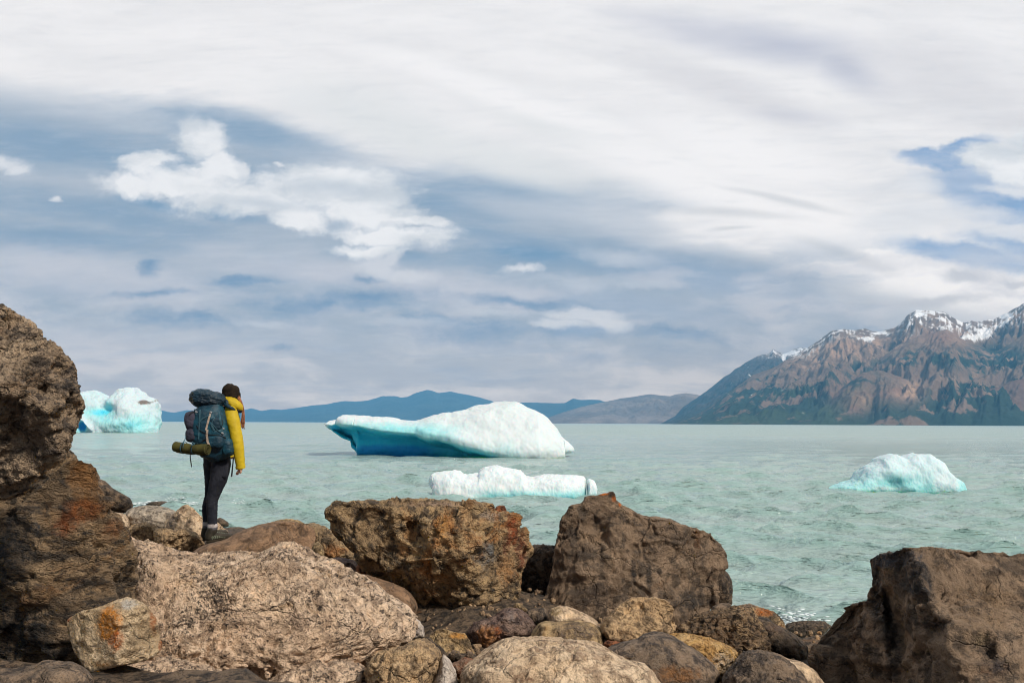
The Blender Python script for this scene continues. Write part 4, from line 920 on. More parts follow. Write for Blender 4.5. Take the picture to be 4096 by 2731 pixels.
# white water: foam where ripples break on the shore rocks, and a splash
def foam(name, label, px, py, n, rx, ry, rz, rad, seed):
    c = on_water(*src(*px))
    rs = np.random.RandomState(seed); cos, fs = [], []
    v0, f0 = ico(1)
    for i in range(n):
        u = rs.normal(size=3) * (rx, ry, rz); r = rad * rs.uniform(.4, 1.2)
        cos.append(v0 * r * np.array((2.2, 2.0, .35)) * (1 + .3 * np.sin(v0[:, :1] * 5 + i)) + (u[0], u[1], abs(u[2]) + .01)); fs.append(f0 + i * len(v0))
    o = mesh_obj(name, np.vstack(cos), np.vstack(fs), FOAM, loc=(c[0], c[1], .0))
    tag(o, label, 'foam', kind='stuff'); return o
FOAM, _T, _b = new_mat('white_foam'); _b.inputs['Base Color'].default_value = (.66, .74, .76, 1); _b.inputs['Roughness'].default_value = .6
foam('foam', 'white splash in the water right of the walker', ('C', 1045, 232), 0, 60, .09, .09, .09, .018, 1)
foam('foam', 'small white splash left of the walker legs', ('C', 760, 192), 0, 22, .05, .05, .03, .016, 2)
foam('foam', 'spray above the flat rock awash on the left', ('C', 585, 196), 0, 40, .22, .2, .10, .022, 3)
foam('foam', 'line of foam around the flat rock on the left', ('C', 470, 216), 0, 200, .6, .25, .01, .035, 4)
foam('foam', 'foam washing over the wet dark rock at the shoreline', ('F', 400, 1090), 0, 240, .22, .40, .02, .024, 5)
foam('foam', 'foam fringe under the wet dark rock', ('F', 350, 1060), 0, 160, .16, .15, .05, .016, 6)

# ------------------------------------------------------------------ mountains and hills
def ridge_fn(crop, pts):
    a = []
    for p in pts:
        d = ray(*src(crop, *p)); a.append((d[0] / d[1], d[2] / d[1]))
    a = np.array(a); return a[:, 0], a[:, 1]
def terrain_mat(name, bumpd=6.0, fine=.004):
    m, T, b = new_mat(name)
    P = T.n('ShaderNodeNewGeometry').outputs['Position']
    c = T.attr('land')
    n = T.noise(P, fine, 6, .65); n2 = T.noise(P, fine * 6, 4, .65)
    c = T.mix(.95, c, T.mix(1.0, c, T.mix(T.math('ADD', T.math('MULTIPLY', n, .5), T.math('MULTIPLY', n2, .5)), (.12, .14, .18, 1), (2.1, 1.95, 1.8, 1)), 'MULTIPLY'))
    T.put(b.inputs['Base Color'], c); b.inputs['Roughness'].default_value = .95; b.inputs['Specular IOR Level'].default_value = .1
    bumped(T, b, T.math('ADD', n, T.math('MULTIPLY', n2, .4)), bumpd, 1.0)
    return m
def build_range(name, kind_label, layers, Y0, Y1, u0, u1, nu, nr, colour, rough, seed, mat, gul=1.0):
    """layers: (u array, v array, ridge distance, width in front, power)"""
    u = np.linspace(u0, u1, nu); Yr = np.linspace(Y0, Y1, nr)
    gY, gu = np.meshgrid(Yr, u, indexing='ij')
    H = np.zeros_like(gY); which = np.zeros_like(gY)
    up = np.stack([gu.ravel() * 14, gY.ravel() / 900., np.full(gu.size, seed)], 1)
    wob = fbm(up, 3).reshape(gu.shape)
    for i, (ua, va, Rd, Wd, pw) in enumerate(layers):
        top = np.interp(gu, ua, va) * Rd + CAMZ
        rd = Rd * (1 + .0 * wob)
        t = (rd - gY) / (Wd * (1 + .18 * wob))
        f = np.where(t >= 0, np.clip(1 - t, 0, 1) ** pw, np.clip(1 + t * 1.6, 0, 1))
        h = top * f
        # gullies run down the slope, deeper away from the crest
        g = ridged(np.stack([(gu - 4.5e-5 * gY).ravel() * 36 + wob.ravel() * 1.6, gY.ravel() / 1400. + i * 7, np.full(gu.size, seed + i)], 1), 5, .58).reshape(gu.shape)
        g2 = fbm(np.stack([(gu - 4.5e-5 * gY).ravel() * 44, gY.ravel() / 300., np.full(gu.size, seed + i + 4.)], 1), 5, .55).reshape(gu.shape)
        amp = rough * gul * top * np.clip(np.abs(t) * 4, 0, 1) * np.clip(f * 3, 0, 1)
        h = h + amp * ((g - .62) * .85 + g2 * .62)
        h = np.where(top * f > 0, h, 0)
        sel = h > H
        which = np.where(sel, i, which); H = np.maximum(H, h)
    jag = fbm(np.stack([gu.ravel() * 160, gY.ravel() / 60., np.full(gu.size, seed + 9.)], 1), 4, .6).reshape(gu.shape)
    H = H * sst(gY, Y0, Y0 + 60)
    H = H + jag * rough * 16 * np.clip(H / 150, 0, 1) - 1.5
    co = np.stack([(gu * gY).ravel(), gY.ravel(), H.ravel()], 1)
    faces = grid_faces(nr, nu)
    tri = np.vstack([faces[:, [0, 1, 2]], faces[:, [0, 2, 3]]]); nm = normals(co, tri)
    nm *= np.sign(nm[:, 2:3] + 1e-9)
    o = mesh_obj(name, co, faces, mat)
    A = np.ones((len(co), 4), dtype=np.float32)
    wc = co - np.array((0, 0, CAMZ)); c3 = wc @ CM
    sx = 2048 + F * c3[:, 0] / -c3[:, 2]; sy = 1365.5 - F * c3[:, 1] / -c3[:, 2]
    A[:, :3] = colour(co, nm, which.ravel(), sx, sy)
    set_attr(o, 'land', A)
    tag(o, kind='structure')
    return o
M = lambda pts, crop='G': ridge_fn(crop, pts)
M1 = M([(-300, 925), (-100, 915), (0, 862), (60, 800), (150, 740), (220, 690), (270, 650), (330, 600), (370, 580), (400, 550), (440, 530), (480, 500), (520, 480), (560, 460), (600, 450), (640, 440), (652, 425), (664, 408), (676, 425), (700, 435), (730, 445), (760, 435), (800, 415), (850, 400), (890, 405), (950, 420), (1100, 440), (1300, 600), (1500, 925)])
M2 = M([(-60, 935), (0, 908), (60, 890), (150, 850), (250, 790), (350, 710), (450, 640), (520, 590), (600, 560), (680, 530), (750, 480), (830, 440), (900, 400), (960, 360), (1010, 320), (1060, 290), (1130, 278), (1200, 285), (1230, 280), (1280, 275), (1330, 290), (1380, 295), (1430, 280), (1490, 265), (1530, 230), (1570, 180), (1620, 148), (1680, 150), (1740, 155), (1810, 160), (1860, 190), (1910, 220), (1950, 235), (2000, 222), (2040, 230), (2100, 215), (2140, 215), (2190, 190), (2250, 160), (2290, 135), (2320, 125), (2352, 100), (2500, -20), (2800, -80), (3500, 0)])
M3 = M([(1050, 935), (1200, 700), (1300, 560), (1380, 480), (1480, 400), (1580, 345), (1680, 325), (1750, 295), (1830, 278), (1890, 310), (1930, 345), (2000, 372), (2080, 400), (2130, 425), (2180, 420), (2250, 380), (2352, 310), (2500, 240), (2800, 200), (3500, 250)])
M4 = M([(700, 935), (850, 860), (950, 810), (1050, 740), (1150, 650), (1260, 572), (1320, 558), (1380, 556), (1450, 572), (1500, 592), (1560, 618), (1650, 645), (1750, 720), (1850, 790), (1950, 850), (2100, 900), (2400, 935)])
M5 = M([(1500, 935), (1650, 905), (1750, 885), (1900, 830), (1960, 785), (2020, 722), (2100, 680), (2180, 668), (2250, 632), (2352, 605), (2600, 590), (3500, 600)])
def fnoise(co, s, o=4, off=0.0): return fbm(co * s + off, o, .58)
def mcol(co, nm, wh, sx, sy):
    gx, gy = (sx - 2700) / .59354, (sy - 1150) / .59354
    n1 = fnoise(co, 1 / 260., 5); n2 = fnoise(co, 1 / 70., 4, 5); n3 = fnoise(co, 1 / 600., 3, 9)
    steep = 1 - nm[:, 2]
    c = np.tile(np.array((.175, .125, .098)), (len(co), 1))
    def put(w, col):
        nonlocal c
        w = np.clip(w, 0, 1)[:, None]; c = c * (1 - w) + np.array(col) * w
    put(sst(n1, -.1, .4), (.26, .18, .135))
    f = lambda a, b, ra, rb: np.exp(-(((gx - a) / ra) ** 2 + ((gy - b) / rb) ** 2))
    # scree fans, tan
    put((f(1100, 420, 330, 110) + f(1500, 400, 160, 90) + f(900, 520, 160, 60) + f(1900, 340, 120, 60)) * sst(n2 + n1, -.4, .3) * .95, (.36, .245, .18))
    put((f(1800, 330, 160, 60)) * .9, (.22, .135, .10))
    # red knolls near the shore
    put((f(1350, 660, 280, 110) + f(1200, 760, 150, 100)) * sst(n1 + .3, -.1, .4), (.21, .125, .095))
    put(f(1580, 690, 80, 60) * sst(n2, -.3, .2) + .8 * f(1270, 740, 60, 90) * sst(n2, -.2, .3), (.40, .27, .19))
    put((wh == 4) * sst(n1 + .5, 0, .3) * sst(860 - gy, 0, 60), (.16, .098, .078))
    # forest and scrub
    low = sst(gy, 520, 900)
    fo = sst(n1 + n2 * .5 + low * .75 - .33, -.05, .12) * sst(gy, 380, 560)
    fo *= 1 - np.clip(.95 * (f(1350, 660, 240, 100) + f(1200, 780, 120, 80) + f(1580, 700, 110, 80)), 0, 1)
    fo *= 1 - (wh == 4) * .85
    put(fo, (.024, .044, .038))
    put(np.clip(f(1900, 480, 330, 70) + f(2200, 470, 220, 110) + f(1180, 560, 190, 50) + f(1600, 470, 140, 60) + f(1250, 640, 200, 40), 0, 1) * sst(n2 + n1 * .6, -.35, .15) * .95, (.018, .042, .042))
    put(.55 * sst(n3 + n2 * .3, .05, .35) * sst(gy, 560, 760) * sst(1500 - gx, 0, 500), (.05, .075, .04))
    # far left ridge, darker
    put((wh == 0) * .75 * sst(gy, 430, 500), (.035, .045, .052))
    # snow lying in the gullies
    q = np.stack([co[:, 0] / co[:, 1] * 210, co[:, 1] / 700., np.zeros(len(co))], 1)
    st = ridged(q, 4, .6)
    line = np.interp(gx, [600, 700, 900, 1100, 1300, 1500, 1700, 1900, 2100, 2352], [470, 475, 470, 330, 345, 300, 300, 330, 330, 250])
    sn = sst(line - gy, -30, 70) * sst(st + .5 * n2 + .9 * nm[:, 2] * .4, .80, 1.04)
    hot = f(1300, 345, 60, 22) + f(1400, 305, 60, 18) + f(2000, 335, 90, 24) + f(2090, 300, 50, 50) + f(790, 440, 60, 22) + f(2220, 190, 70, 26) + f(735, 470, 16, 26) + f(1820, 200, 60, 60) * .5 + f(1650, 175, 90, 28) * .6
    sn = np.maximum(sn, sst(hot + n2 * .5, .42, .62))
    sn *= (wh <= 1)
    put(sn, (.80, .83, .88))
    return c
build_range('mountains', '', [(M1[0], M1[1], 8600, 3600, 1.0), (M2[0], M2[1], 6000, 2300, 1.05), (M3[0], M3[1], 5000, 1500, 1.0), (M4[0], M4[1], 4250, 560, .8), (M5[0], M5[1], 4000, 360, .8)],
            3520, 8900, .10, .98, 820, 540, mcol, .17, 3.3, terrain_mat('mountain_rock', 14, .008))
H1 = M([(-1100, 330), (-800, 337), (-500, 320), (-300, 275), (-200, 262), (-100, 245), (0, 235), (80, 218), (190, 210), (240, 200), (320, 185), (400, 190), (490, 182), (600, 150), (690, 150), (730, 162), (780, 155), (830, 130), (920, 105), (960, 112), (1000, 128), (1090, 117), (1150, 130), (1220, 142), (1300, 160), (1400, 190), (1600, 225), (1800, 280), (2100, 350)], 'H')
Hl = M([(300, 955), (345, 950), (360, 944), (372, 942), (385, 945), (400, 947), (430, 941), (470, 945), (530, 944), (550, 941), (565, 940), (578, 937), (600, 943), (625, 939), (650, 941), (700, 933), (760, 930), (900, 950)], 'P')
H2 = M([(1300, 352), (1450, 230), (1560, 198), (1700, 197), (1850, 202), (1920, 200), (1950, 182), (1975, 168), (2030, 178), (2100, 176), (2165, 178), (2200, 190), (2300, 198), (2450, 215), (2700, 300), (2900, 350)], 'H')
H3 = M([(1190, 972), (1260, 958), (1290, 947), (1330, 935), (1370, 926), (1400, 920), (1425, 914), (1450, 911), (1475, 907), (1495, 904), (1515, 907), (1540, 909), (1555, 904), (1575, 902), (1600, 905), (1630, 915), (1700, 940), (1760, 972)], 'P')
def hcol(base, alt):
    def f(co, nm, wh, sx, sy):
        n = fnoise(co, 1 / 500., 5); w = sst(n, -.15, .3)[:, None]
        return np.array(base) * (1 - w) + np.array(alt) * w
    return f
build_range('hills', '', [(H1[0], H1[1], 15500, 3200, .9), (Hl[0], Hl[1], 15500, 2500, .8), (H2[0], H2[1], 14200, 2400, .9)],
            11500, 16500, -.60, .40, 620, 90, hcol((.030, .045, .050), (.045, .060, .060)), .10, 6.1, terrain_mat('far_hill', 30, .003), gul=.8)
build_range('hills', '', [(H3[0], H3[1], 9800, 1900, .85)], 7900, 10500, .02, .34, 420, 110, hcol((.17, .135, .12), (.24, .19, .165)), .12, 8.8, terrain_mat('bare_hill', 25, .004))

# ------------------------------------------------------------------ haze over the lake
def build_haze():
    x, y0, y1, z0, z1 = 17000, -300, HAZE_Y, -6, HAZE_TOP
    co = [(a, b, c) for a in (-x, x) for b in (y0, y1) for c in (z0, z1)]
    fs = [(0, 1, 3, 2), (4, 6, 7, 5), (0, 4, 5, 1), (2, 3, 7, 6), (0, 2, 6, 4), (1, 5, 7, 3)]
    m = bpy.data.materials.new('haze'); m.use_nodes = True
    T = NT(m.node_tree)
    v = T.n('ShaderNodeVolumePrincipled'); v.inputs['Color'].default_value = (.22, .60, 1.0, 1)
    v.inputs['Density'].default_value = HAZE_DENS; v.inputs['Anisotropy'].default_value = .2
    o = T.n('ShaderNodeOutputMaterial'); T.t.links.new(v.outputs[0], o.inputs[1])
    ob = mesh_obj('haze', co, fs, m, smooth=False)
    tag(ob, kind='stuff')
build_haze()

# ------------------------------------------------------------------ the walker
from mathutils.bvhtree import BVHTree
PY = SLAB_Y
PXM = .48443 * PY / F
FOOT = at(*src('B', 430, 1425), PY)
def bw(x, y, dy=0.0):
    return at(*src('B', x, y), PY + dy) - FOOT
def cloth_mat(name, c, c2=None, rough=.75, scale=40, bump=.006, weave=300, spec=.2):
    m, T, b = new_mat(name)
    co = T.n('ShaderNodeTexCoord').outputs['Object']
    n = T.noise(co, scale * .3, 4, .6); w = T.noise(co, weave, 2, .5)
    c2 = c2 or tuple(v * .6 for v in c[:3])
    col = T.mix(T.ramp(n, .38, .62), rgba(c2), rgba(c))
    col = T.mix(T.ramp(w, .4, .7, 0, .2), col, T.mix(1.0, col, (1.5, 1.5, 1.5, 1), 'MULTIPLY'))
    T.put(b.inputs['Base Color'], col); b.inputs['Roughness'].default_value = rough
    b.inputs['Specular IOR Level'].default_value = spec
    bumped(T, b, T.math('ADD', T.noise(T.mapping(co, scale=(1, 1, .6)), scale, 4, .6), T.math('MULTIPLY', w, .2)), bump, .7)
    return m
CM_ = {
 'yellow': cloth_mat('yellow_shell_fabric', (.54, .39, .012), (.44, .31, .009), .6, 18, .008, 260, .3),
 'jeans': cloth_mat('dark_trouser_cloth', (.026, .028, .038), (.014, .016, .024), .85, 26, .010, 320, .15),
 'teal': cloth_mat('teal_pack_nylon', (.005, .066, .105), (.004, .028, .050), .5, 16, .014, 260, .4),
 'navy': cloth_mat('navy_pack_nylon', (.006, .030, .052), (.004, .016, .030), .5, 16, .014, 260, .4),
 'purple': cloth_mat('purple_grey_mesh_cloth', (.055, .052, .078), (.03, .03, .045), .8, 30, .008),
 'blue': cloth_mat('bright_blue_cloth', (.012, .18, .27), None, .6, 25, .006),
 'strap': cloth_mat('pale_strap_webbing', (.42, .33, .27), None, .8, 60, .002),
 'bluestrap': cloth_mat('blue_grey_webbing', (.05, .12, .16), None, .8, 60, .002),
 'black': cloth_mat('black_webbing', (.012, .013, .016), None, .7, 60, .002),
 'mat': cloth_mat('olive_foam_mat', (.075, .068, .018), (.045, .042, .014), .8, 30, .006),
 'beanie': cloth_mat('dark_brown_knit', (.024, .017, .012), (.015, .011, .009), .95, 60, .006, 160, .1),
 'sock': cloth_mat('pale_wool_sock', (.46, .42, .42), None, .9, 60, .004),
 'sockg': cloth_mat('grey_wool_sock', (.12, .12, .14), None, .9, 60, .004),
 'boot': cloth_mat('dark_olive_boot_leather', (.055, .047, .036), (.026, .023, .018), .7, 30, .006),
 'sole': cloth_mat('dark_rubber_sole', (.035, .028, .018), (.018, .015, .010), .8, 30, .004),
 'lace': cloth_mat('pale_green_lace', (.30, .36, .25), None, .8, 60, .002),
 'hair': cloth_mat('auburn_hair', (.34, .13, .05), (.18, .065, .03), .5, 90, .003, 400, .4),
 'metal': cloth_mat('grey_buckle_plastic', (.30, .31, .33), None, .4, 60, .001),
}
def skin_material():
    m, T, b = new_mat('skin')
    co = T.n('ShaderNodeTexCoord').outputs['Object']
    T.put(b.inputs['Base Color'], T.mix(T.noise(co, 30, 4, .6), (.48, .25, .17, 1), (.56, .31, .22, 1)))
    b.inputs['Roughness'].default_value = .5; b.inputs['Subsurface Weight'].default_value = .1
    b.inputs['Subsurface Scale'].default_value = .01
    return m
SKIN = skin_material()
def catmull(P, n):
    P = np.asarray(P, float); m = len(P)
    Q = np.vstack([2 * P[0] - P[1], P, 2 * P[-1] - P[-2]]); out = []
    for t in np.linspace(0, m - 1, n):
        i = min(int(t), m - 2); f = t - i
        a, b, c, d = Q[i], Q[i + 1], Q[i + 2], Q[i + 3]
        out.append(.5 * ((2 * b) + (c - a) * f + (2 * a - 5 * b + 4 * c - d) * f * f + (3 * b - a - 3 * c + d) * f ** 3))
    return np.array(out)
def tube(ctrl, n=40, m=32, wr=0.0, wf=30.0, seed=0, e=1.0, up=(0, 1, 0), cap=True):
    """ctrl rows: bx, by, dy, r across (px), r in depth (px); returns verts, faces"""
    C = np.array([list(bw(c[0], c[1], c[2])) + [c[3] * PXM, (c[4] if len(c) > 4 else c[3]) * PXM] for c in ctrl])
    C = catmull(C, n); C[:, 3:] = np.maximum(C[:, 3:], .0008)
    t = np.gradient(C[:, :3], axis=0); t /= np.linalg.norm(t, axis=1)[:, None] + 1e-12
    up = np.array(up, float); s = np.cross(t, up); s /= np.linalg.norm(s, axis=1)[:, None] + 1e-12
    d = np.cross(s, t)
    a = np.linspace(0, 2 * math.pi, m, endpoint=False)
    ca, sa = np.sign(np.cos(a)) * np.abs(np.cos(a)) ** e, np.sign(np.sin(a)) * np.abs(np.sin(a)) ** e
    V = C[:, None, :3] + s[:, None] * (C[:, None, 3:4] * ca[None, :, None]) + d[:, None] * (C[:, None, 4:5] * sa[None, :, None])
    V = V.reshape(-1, 3)
    if wr:
        c = np.repeat(C[:, :3], m, 0); nrm = V - c; nrm /= np.linalg.norm(nrm, axis=1)[:, None] + 1e-9
        q = V * wf + seed * 5.1
        q = q * np.array((1, 1, 1.7))
        V = V + nrm * (wr * PXM * (ridged(q * .5, 4, .6) - .55) * 2)[:, None]
    Fc = [tuple(f) for f in grid_faces(n, m, True)]
    if cap:
        Fc.append(tuple(range(m))[::-1]); Fc.append(tuple(range((n - 1) * m, n * m)))
    return V, Fc
def join(parts):
    vs, fs, o = [], [], 0
    for v, f in parts:
        vs.append(v); fs += [tuple(i + o for i in x) for x in f]; o += len(v)
    return np.vstack(vs), fs
def part(name, parts, mat, parent, label=None):
    v, f = join(parts) if isinstance(parts, list) else parts
    o = mesh_obj(name, v, f, mat, parent=parent)
    if label: o['label'] = label
    return o
def skin_obj(name, V, E, mat, parent, sub=2):
    """V rows: bx, by, dy, r px; grown with a skin modifier from the first vertex"""
    me = bpy.data.meshes.new(name)
    me.from_pydata([tuple(bw(*v[:3])) for v in V], E, [])
    o = bpy.data.objects.new(name, me); COL.objects.link(o); o.parent = parent
    me.materials.append(mat)
    o.modifiers.new('skin', 'SKIN')
    sv = me.skin_vertices[0].data
    for i, v in enumerate(V):
        r = v[3] * PXM; sv[i].radius = (r, r); sv[i].use_root = (i == 0)
    sm = o.modifiers.new('sub', 'SUBSURF'); sm.levels = sub; sm.render_levels = sub
    o.modifiers['skin'].use_smooth_shade = True
    return o

person = empty('person', FOOT)
tag(person, 'person in yellow jacket, dark trousers and brown beanie standing on a slab, facing the lake', 'person')
BV = [(472, 700, .02, 74), (492, 600, .02, 66), (525, 450, .02, 78), (553, 345, .03, 62), (583, 265, .03, 30), (592, 230, .03, 44), (590, 185, .03, 60), (587, 155, .03, 48),
      (505, 770, -.05, 54), (440, 1060, -.05, 32), (428, 1135, -.05, 30), (430, 1270, -.05, 22), (425, 1375, -.05, 26), (480, 1378, -.02, 24), (545, 1362, .02, 18),
      (425, 770, .09, 46), (402, 1060, .09, 28), (390, 1135, .09, 28), (388, 1262, .09, 20), (385, 1350, .09, 25), (440, 1345, .12, 23), (505, 1330, .16, 17),
      (590, 350, -.10, 38), (632, 570, -.13, 30), (663, 785, -.12, 20), (655, 825, -.12, 19),
      (510, 340, .17, 38), (545, 560, .22, 30), (590, 700, .22, 20), (600, 735, .22, 19), (650, 205, .05, 12), (630, 235, .05, 20)]
BE = [(0, 1), (1, 2), (2, 3), (3, 4), (4, 5), (5, 6), (6, 7), (0, 8), (8, 9), (9, 10), (10, 11), (11, 12), (12, 13), (13, 14), (0, 15), (15, 16), (16, 17), (17, 18), (18, 19), (19, 20), (20, 21),
      (3, 22), (22, 23), (23, 24), (24, 25), (3, 26), (26, 27), (27, 28), (28, 29), (5, 31), (31, 30)]
body = skin_obj('body', BV, BE, SKIN, person)
fing = []
for k, (dx_, ex, ey, dz_) in enumerate([(0, 632, 848, -.135), (1, 629, 853, -.125), (2, 632, 857, -.112), (3, 640, 859, -.10)]):
    bx0 = 650 - k * .5
    fing.append(tube([(bx0 + 3, 828 + k * 3, dz_, 8), (bx0 - 8, 838 + k * 3, dz_, 7.5), (ex + 4, ey - 4, dz_, 6.5), (ex + 1, ey + 2, dz_ + .004, 5), (ex + 3, ey + 5, dz_ + .006, 2)], 16, 10))
fing.append(tube([(662, 820, -.145, 8), (668, 836, -.15, 7.5), (664, 848, -.15, 6), (658, 854, -.15, 3)], 14, 10))
part('hand', fing + [tube([(668, 808, -.122, 15, 18), (662, 822, -.122, 17, 22), (652, 836, -.12, 14, 20), (642, 846, -.12, 8, 14)], 14, 16)], SKIN, person)
# head details under the beanie
part('hair', [tube([(636 + 18 * a, 215 + 10 * b, -.01 + .06 * c, 3.2), (656 + 12 * a, 245 + 12 * b, -.01 + .05 * c, 3.4), (674 + 14 * a, 300, -.01 + .05 * c, 3.2), (678 + 20 * a, 370 + 10 * b, -.03 + .05 * c, 2.8),
              (668 + 32 * a - 6 * b, 425 + 40 * b, -.06 + .05 * c, 1.6), (674 + 30 * a, 445 + 45 * b, -.06 + .05 * c, .6)], 26, 6)
              for a, b, c in np.random.RandomState(4).uniform(-.1, 1.0, (60, 3))], CM_['hair'], person)
bn = tube([(590, 243, .03, 66, 66), (588, 235, .03, 74, 74), (587, 205, .03, 75, 76), (586, 192, .03, 73, 74), (586, 186, .03, 69, 71), (585, 160, .03, 68, 70), (585, 138, .03, 58, 60), (586, 122, .03, 38, 40), (588, 114, .03, 14, 14), (588, 112, .03, 2, 2)], 60, 96, .8, 120)
v, f = bn
aa = np.arctan2(v[:, 1] - bw(587, 200, .03)[1], v[:, 0] - bw(587, 200, .03)[0])
cv = np.stack([np.full(len(v), bw(587, 200)[0]), np.full(len(v), .03), v[:, 2]], 1)
v = v + (v - cv) * (.022 * np.sin(aa * 44))[:, None]
part('beanie', (v, f), CM_['beanie'], person)
# trousers: one garment
hips = tube([(492, 640, .02, 92, 84), (478, 690, .02, 102, 90), (470, 735, .02, 108, 92), (462, 790, .02, 92, 80), (458, 830, .02, 50, 60)], 30, 48, 2.2, 36, 1)
legr = tube([(512, 720, -.04, 66, 66), (505, 770, -.05, 77, 74), (488, 880, -.05, 71, 68), (464, 960, -.05, 60, 60), (440, 1035, -.05, 51, 52), (430, 1080, -.05, 45, 48), (430, 1130, -.05, 44, 48), (431, 1200, -.05, 40, 44), (433, 1262, -.05, 37, 40), (433, 1283, -.05, 35, 38)], 90, 48, 3.0, 40, 2)
legl = tube([(430, 720, .08, 60, 60), (424, 770, .09, 64, 66), (424, 880, .09, 54, 60), (421, 960, .09, 48, 54), (414, 1035, .09, 42, 46), (403, 1080, .09, 42, 44), (392, 1135, .09, 42, 44), (390, 1200, .09, 38, 40), (391, 1258, .09, 34, 36)], 80, 48, 3.0, 40, 3)
part('trousers', [hips, legr, legl], CM_['jeans'], person)
part('trouser_pocket', tube([(533, 790, -.11, 26, 8), (530, 830, -.11, 28, 10), (524, 885, -.11, 27, 8)], 14, 20, .8, 40, 4, e=.5), CM_['jeans'], person)
# jacket: torso, sleeves and hood
torso = tube([(500, 712, .02, 98, 84), (498, 650, .02, 98, 88), (512, 560, .02, 92, 90), (535, 450, .02, 104, 98), (562, 355, .03, 92, 84), (580, 300, .03, 62, 60), (588, 262, .03, 46, 46)], 60, 56, 2.6, 20, 5)
slr = tube([(566, 312, -.05, 44, 44), (583, 345, -.09, 52, 50), (599, 410, -.12, 55, 52), (617, 480, -.13, 50, 50), (632, 560, -.135, 49, 49), (646, 640, -.135, 45, 46), (656, 720, -.13, 41, 43), (664, 780, -.125, 36, 38), (667, 808, -.12, 36, 37)], 110, 48, 2.2, 14, 6)
sll = tube([(520, 320, .12, 44, 44), (515, 350, .17, 50, 50), (535, 460, .20, 52, 52), (548, 560, .22, 50, 50), (585, 690, .22, 40, 40), (595, 720, .22, 38, 38)], 60, 40, 4, 28, 7)
part('jacket', [torso, slr, sll], CM_['yellow'], person)
part('cuff', tube([(662, 788, -.124, 39, 40), (665, 800, -.122, 39, 40), (667, 812, -.12, 37, 38)], 12, 40, .8, 60, 9), CM_['yellow'], person)
part('hood', [tube([(520, 222, .0, 8, 16), (535, 238, -.01, 26, 40), (565, 255, -.02, 40, 60), (605, 275, -.03, 46, 66), (645, 298, -.02, 38, 56), (672, 318, .0, 20, 34), (682, 326, .01, 5, 10)], 50, 44, 5, 26, 10)], CM_['yellow'], person)
part('hood_lining', tube([(600, 322, -.03, 14, 30), (640, 332, -.03, 20, 36), (668, 338, -.01, 16, 24), (680, 336, .0, 5, 8)], 24, 28, 2, 26, 11), CM_['black'], person)
part('shirt_hem', tube([(502, 676, .02, 102, 86), (510, 700, .02, 100, 88), (518, 716, .02, 92, 82)], 14, 56, 2, 36, 12), CM_['blue'], person, 'bright blue shirt hem below the jacket')
# boots and socks
def boot(hx, hy, tx, ty, ax, ay, dy, ddy, lbl):
    L = lambda t, up, s=0: (hx + (tx - hx) * t, hy + (ty - hy) * t - up, dy + ddy * t)
    g = lambda t, up, r, rd: L(t, up) + (r, rd)
    bt = part('boot', [tube([(ax, ay - 8, dy, 37, 40), (ax - 2, ay + 20, dy, 40, 42), g(.12, 52, 38, 40)[:3] + (40, 42), g(.16, 36, 38, 40)], 26, 36, 1.5, 50, 13),
                       tube([g(-.02, 34, 12, 14), g(.02, 34, 27, 30), g(.18, 38, 33, 36), g(.38, 40, 33, 38), g(.58, 33, 27, 40), g(.78, 27, 21, 40), g(.93, 24, 16, 32), g(1.0, 22, 5, 10)], 46, 36, 1.5, 50, 14, up=(0, 0, 1) if False else (0, 1, 0))], CM_['boot'], person, lbl)
    part('sole', tube([g(-.03, 9, 5, 16), g(.0, 9, 10, 32), g(.2, 9, 11, 38), g(.45, 8, 9, 36), g(.7, 9, 11, 44), g(.92, 12, 10, 36), g(1.02, 17, 4, 12)], 40, 36, 1.0, 60, 15, e=.6), CM_['sole'], bt)
    lc = []
    for k in range(8):
        t = .26 + k * .072
        h = np.interp(t, [.2, .4, .6, .8], [76, 74, 60, 48])
        x0, y0, d0 = L(t + .03, h); x1, y1, d1 = L(t - .05, h - 26); x2, y2, d2 = L(t - .04, 20)
        lc.append(tube([(x0, y0, d0 - .0, 1.8), (x1 + 4, y1, d1 - .040, 1.8), (x1 - 2, y1 + 12, d1 - .050, 1.8), (x2, y2, d2 - .052, 1.8)], 14, 6))
    part('laces', lc, CM_['lace'], bt)
boot(388, 1426, 592, 1384, 432, 1300, -.05, .07, 'nearer dark olive hiking boot with pale green cords')
boot(356, 1412, 556, 1352, 392, 1284, .10, .08, 'farther hiking boot half hidden behind the other')
part('sock', [tube([(433, 1268, -.05, 38, 40), (433, 1288, -.05, 40, 42), (433, 1300, -.05, 39, 41)], 12, 36, 1.5, 60, 16)], CM_['sock'], person)
part('sock', [tube([(391, 1250, .09, 36, 38), (391, 1268, .09, 37, 40), (391, 1284, .09, 37, 39)], 12, 36, 1.5, 60, 17)], CM_['sock'], person)
part('sock_band', [tube([(433, 1296, -.05, 39.5, 42), (433, 1306, -.05, 40.5, 42), (434, 1318, -.05, 39, 41)], 10, 36, 1.5, 60, 18), tube([(391, 1280, .09, 37, 40), (391, 1290, .09, 38, 40), (391, 1300, .09, 37, 39)], 10, 36, 1.5, 60, 19)], CM_['sockg'], person)

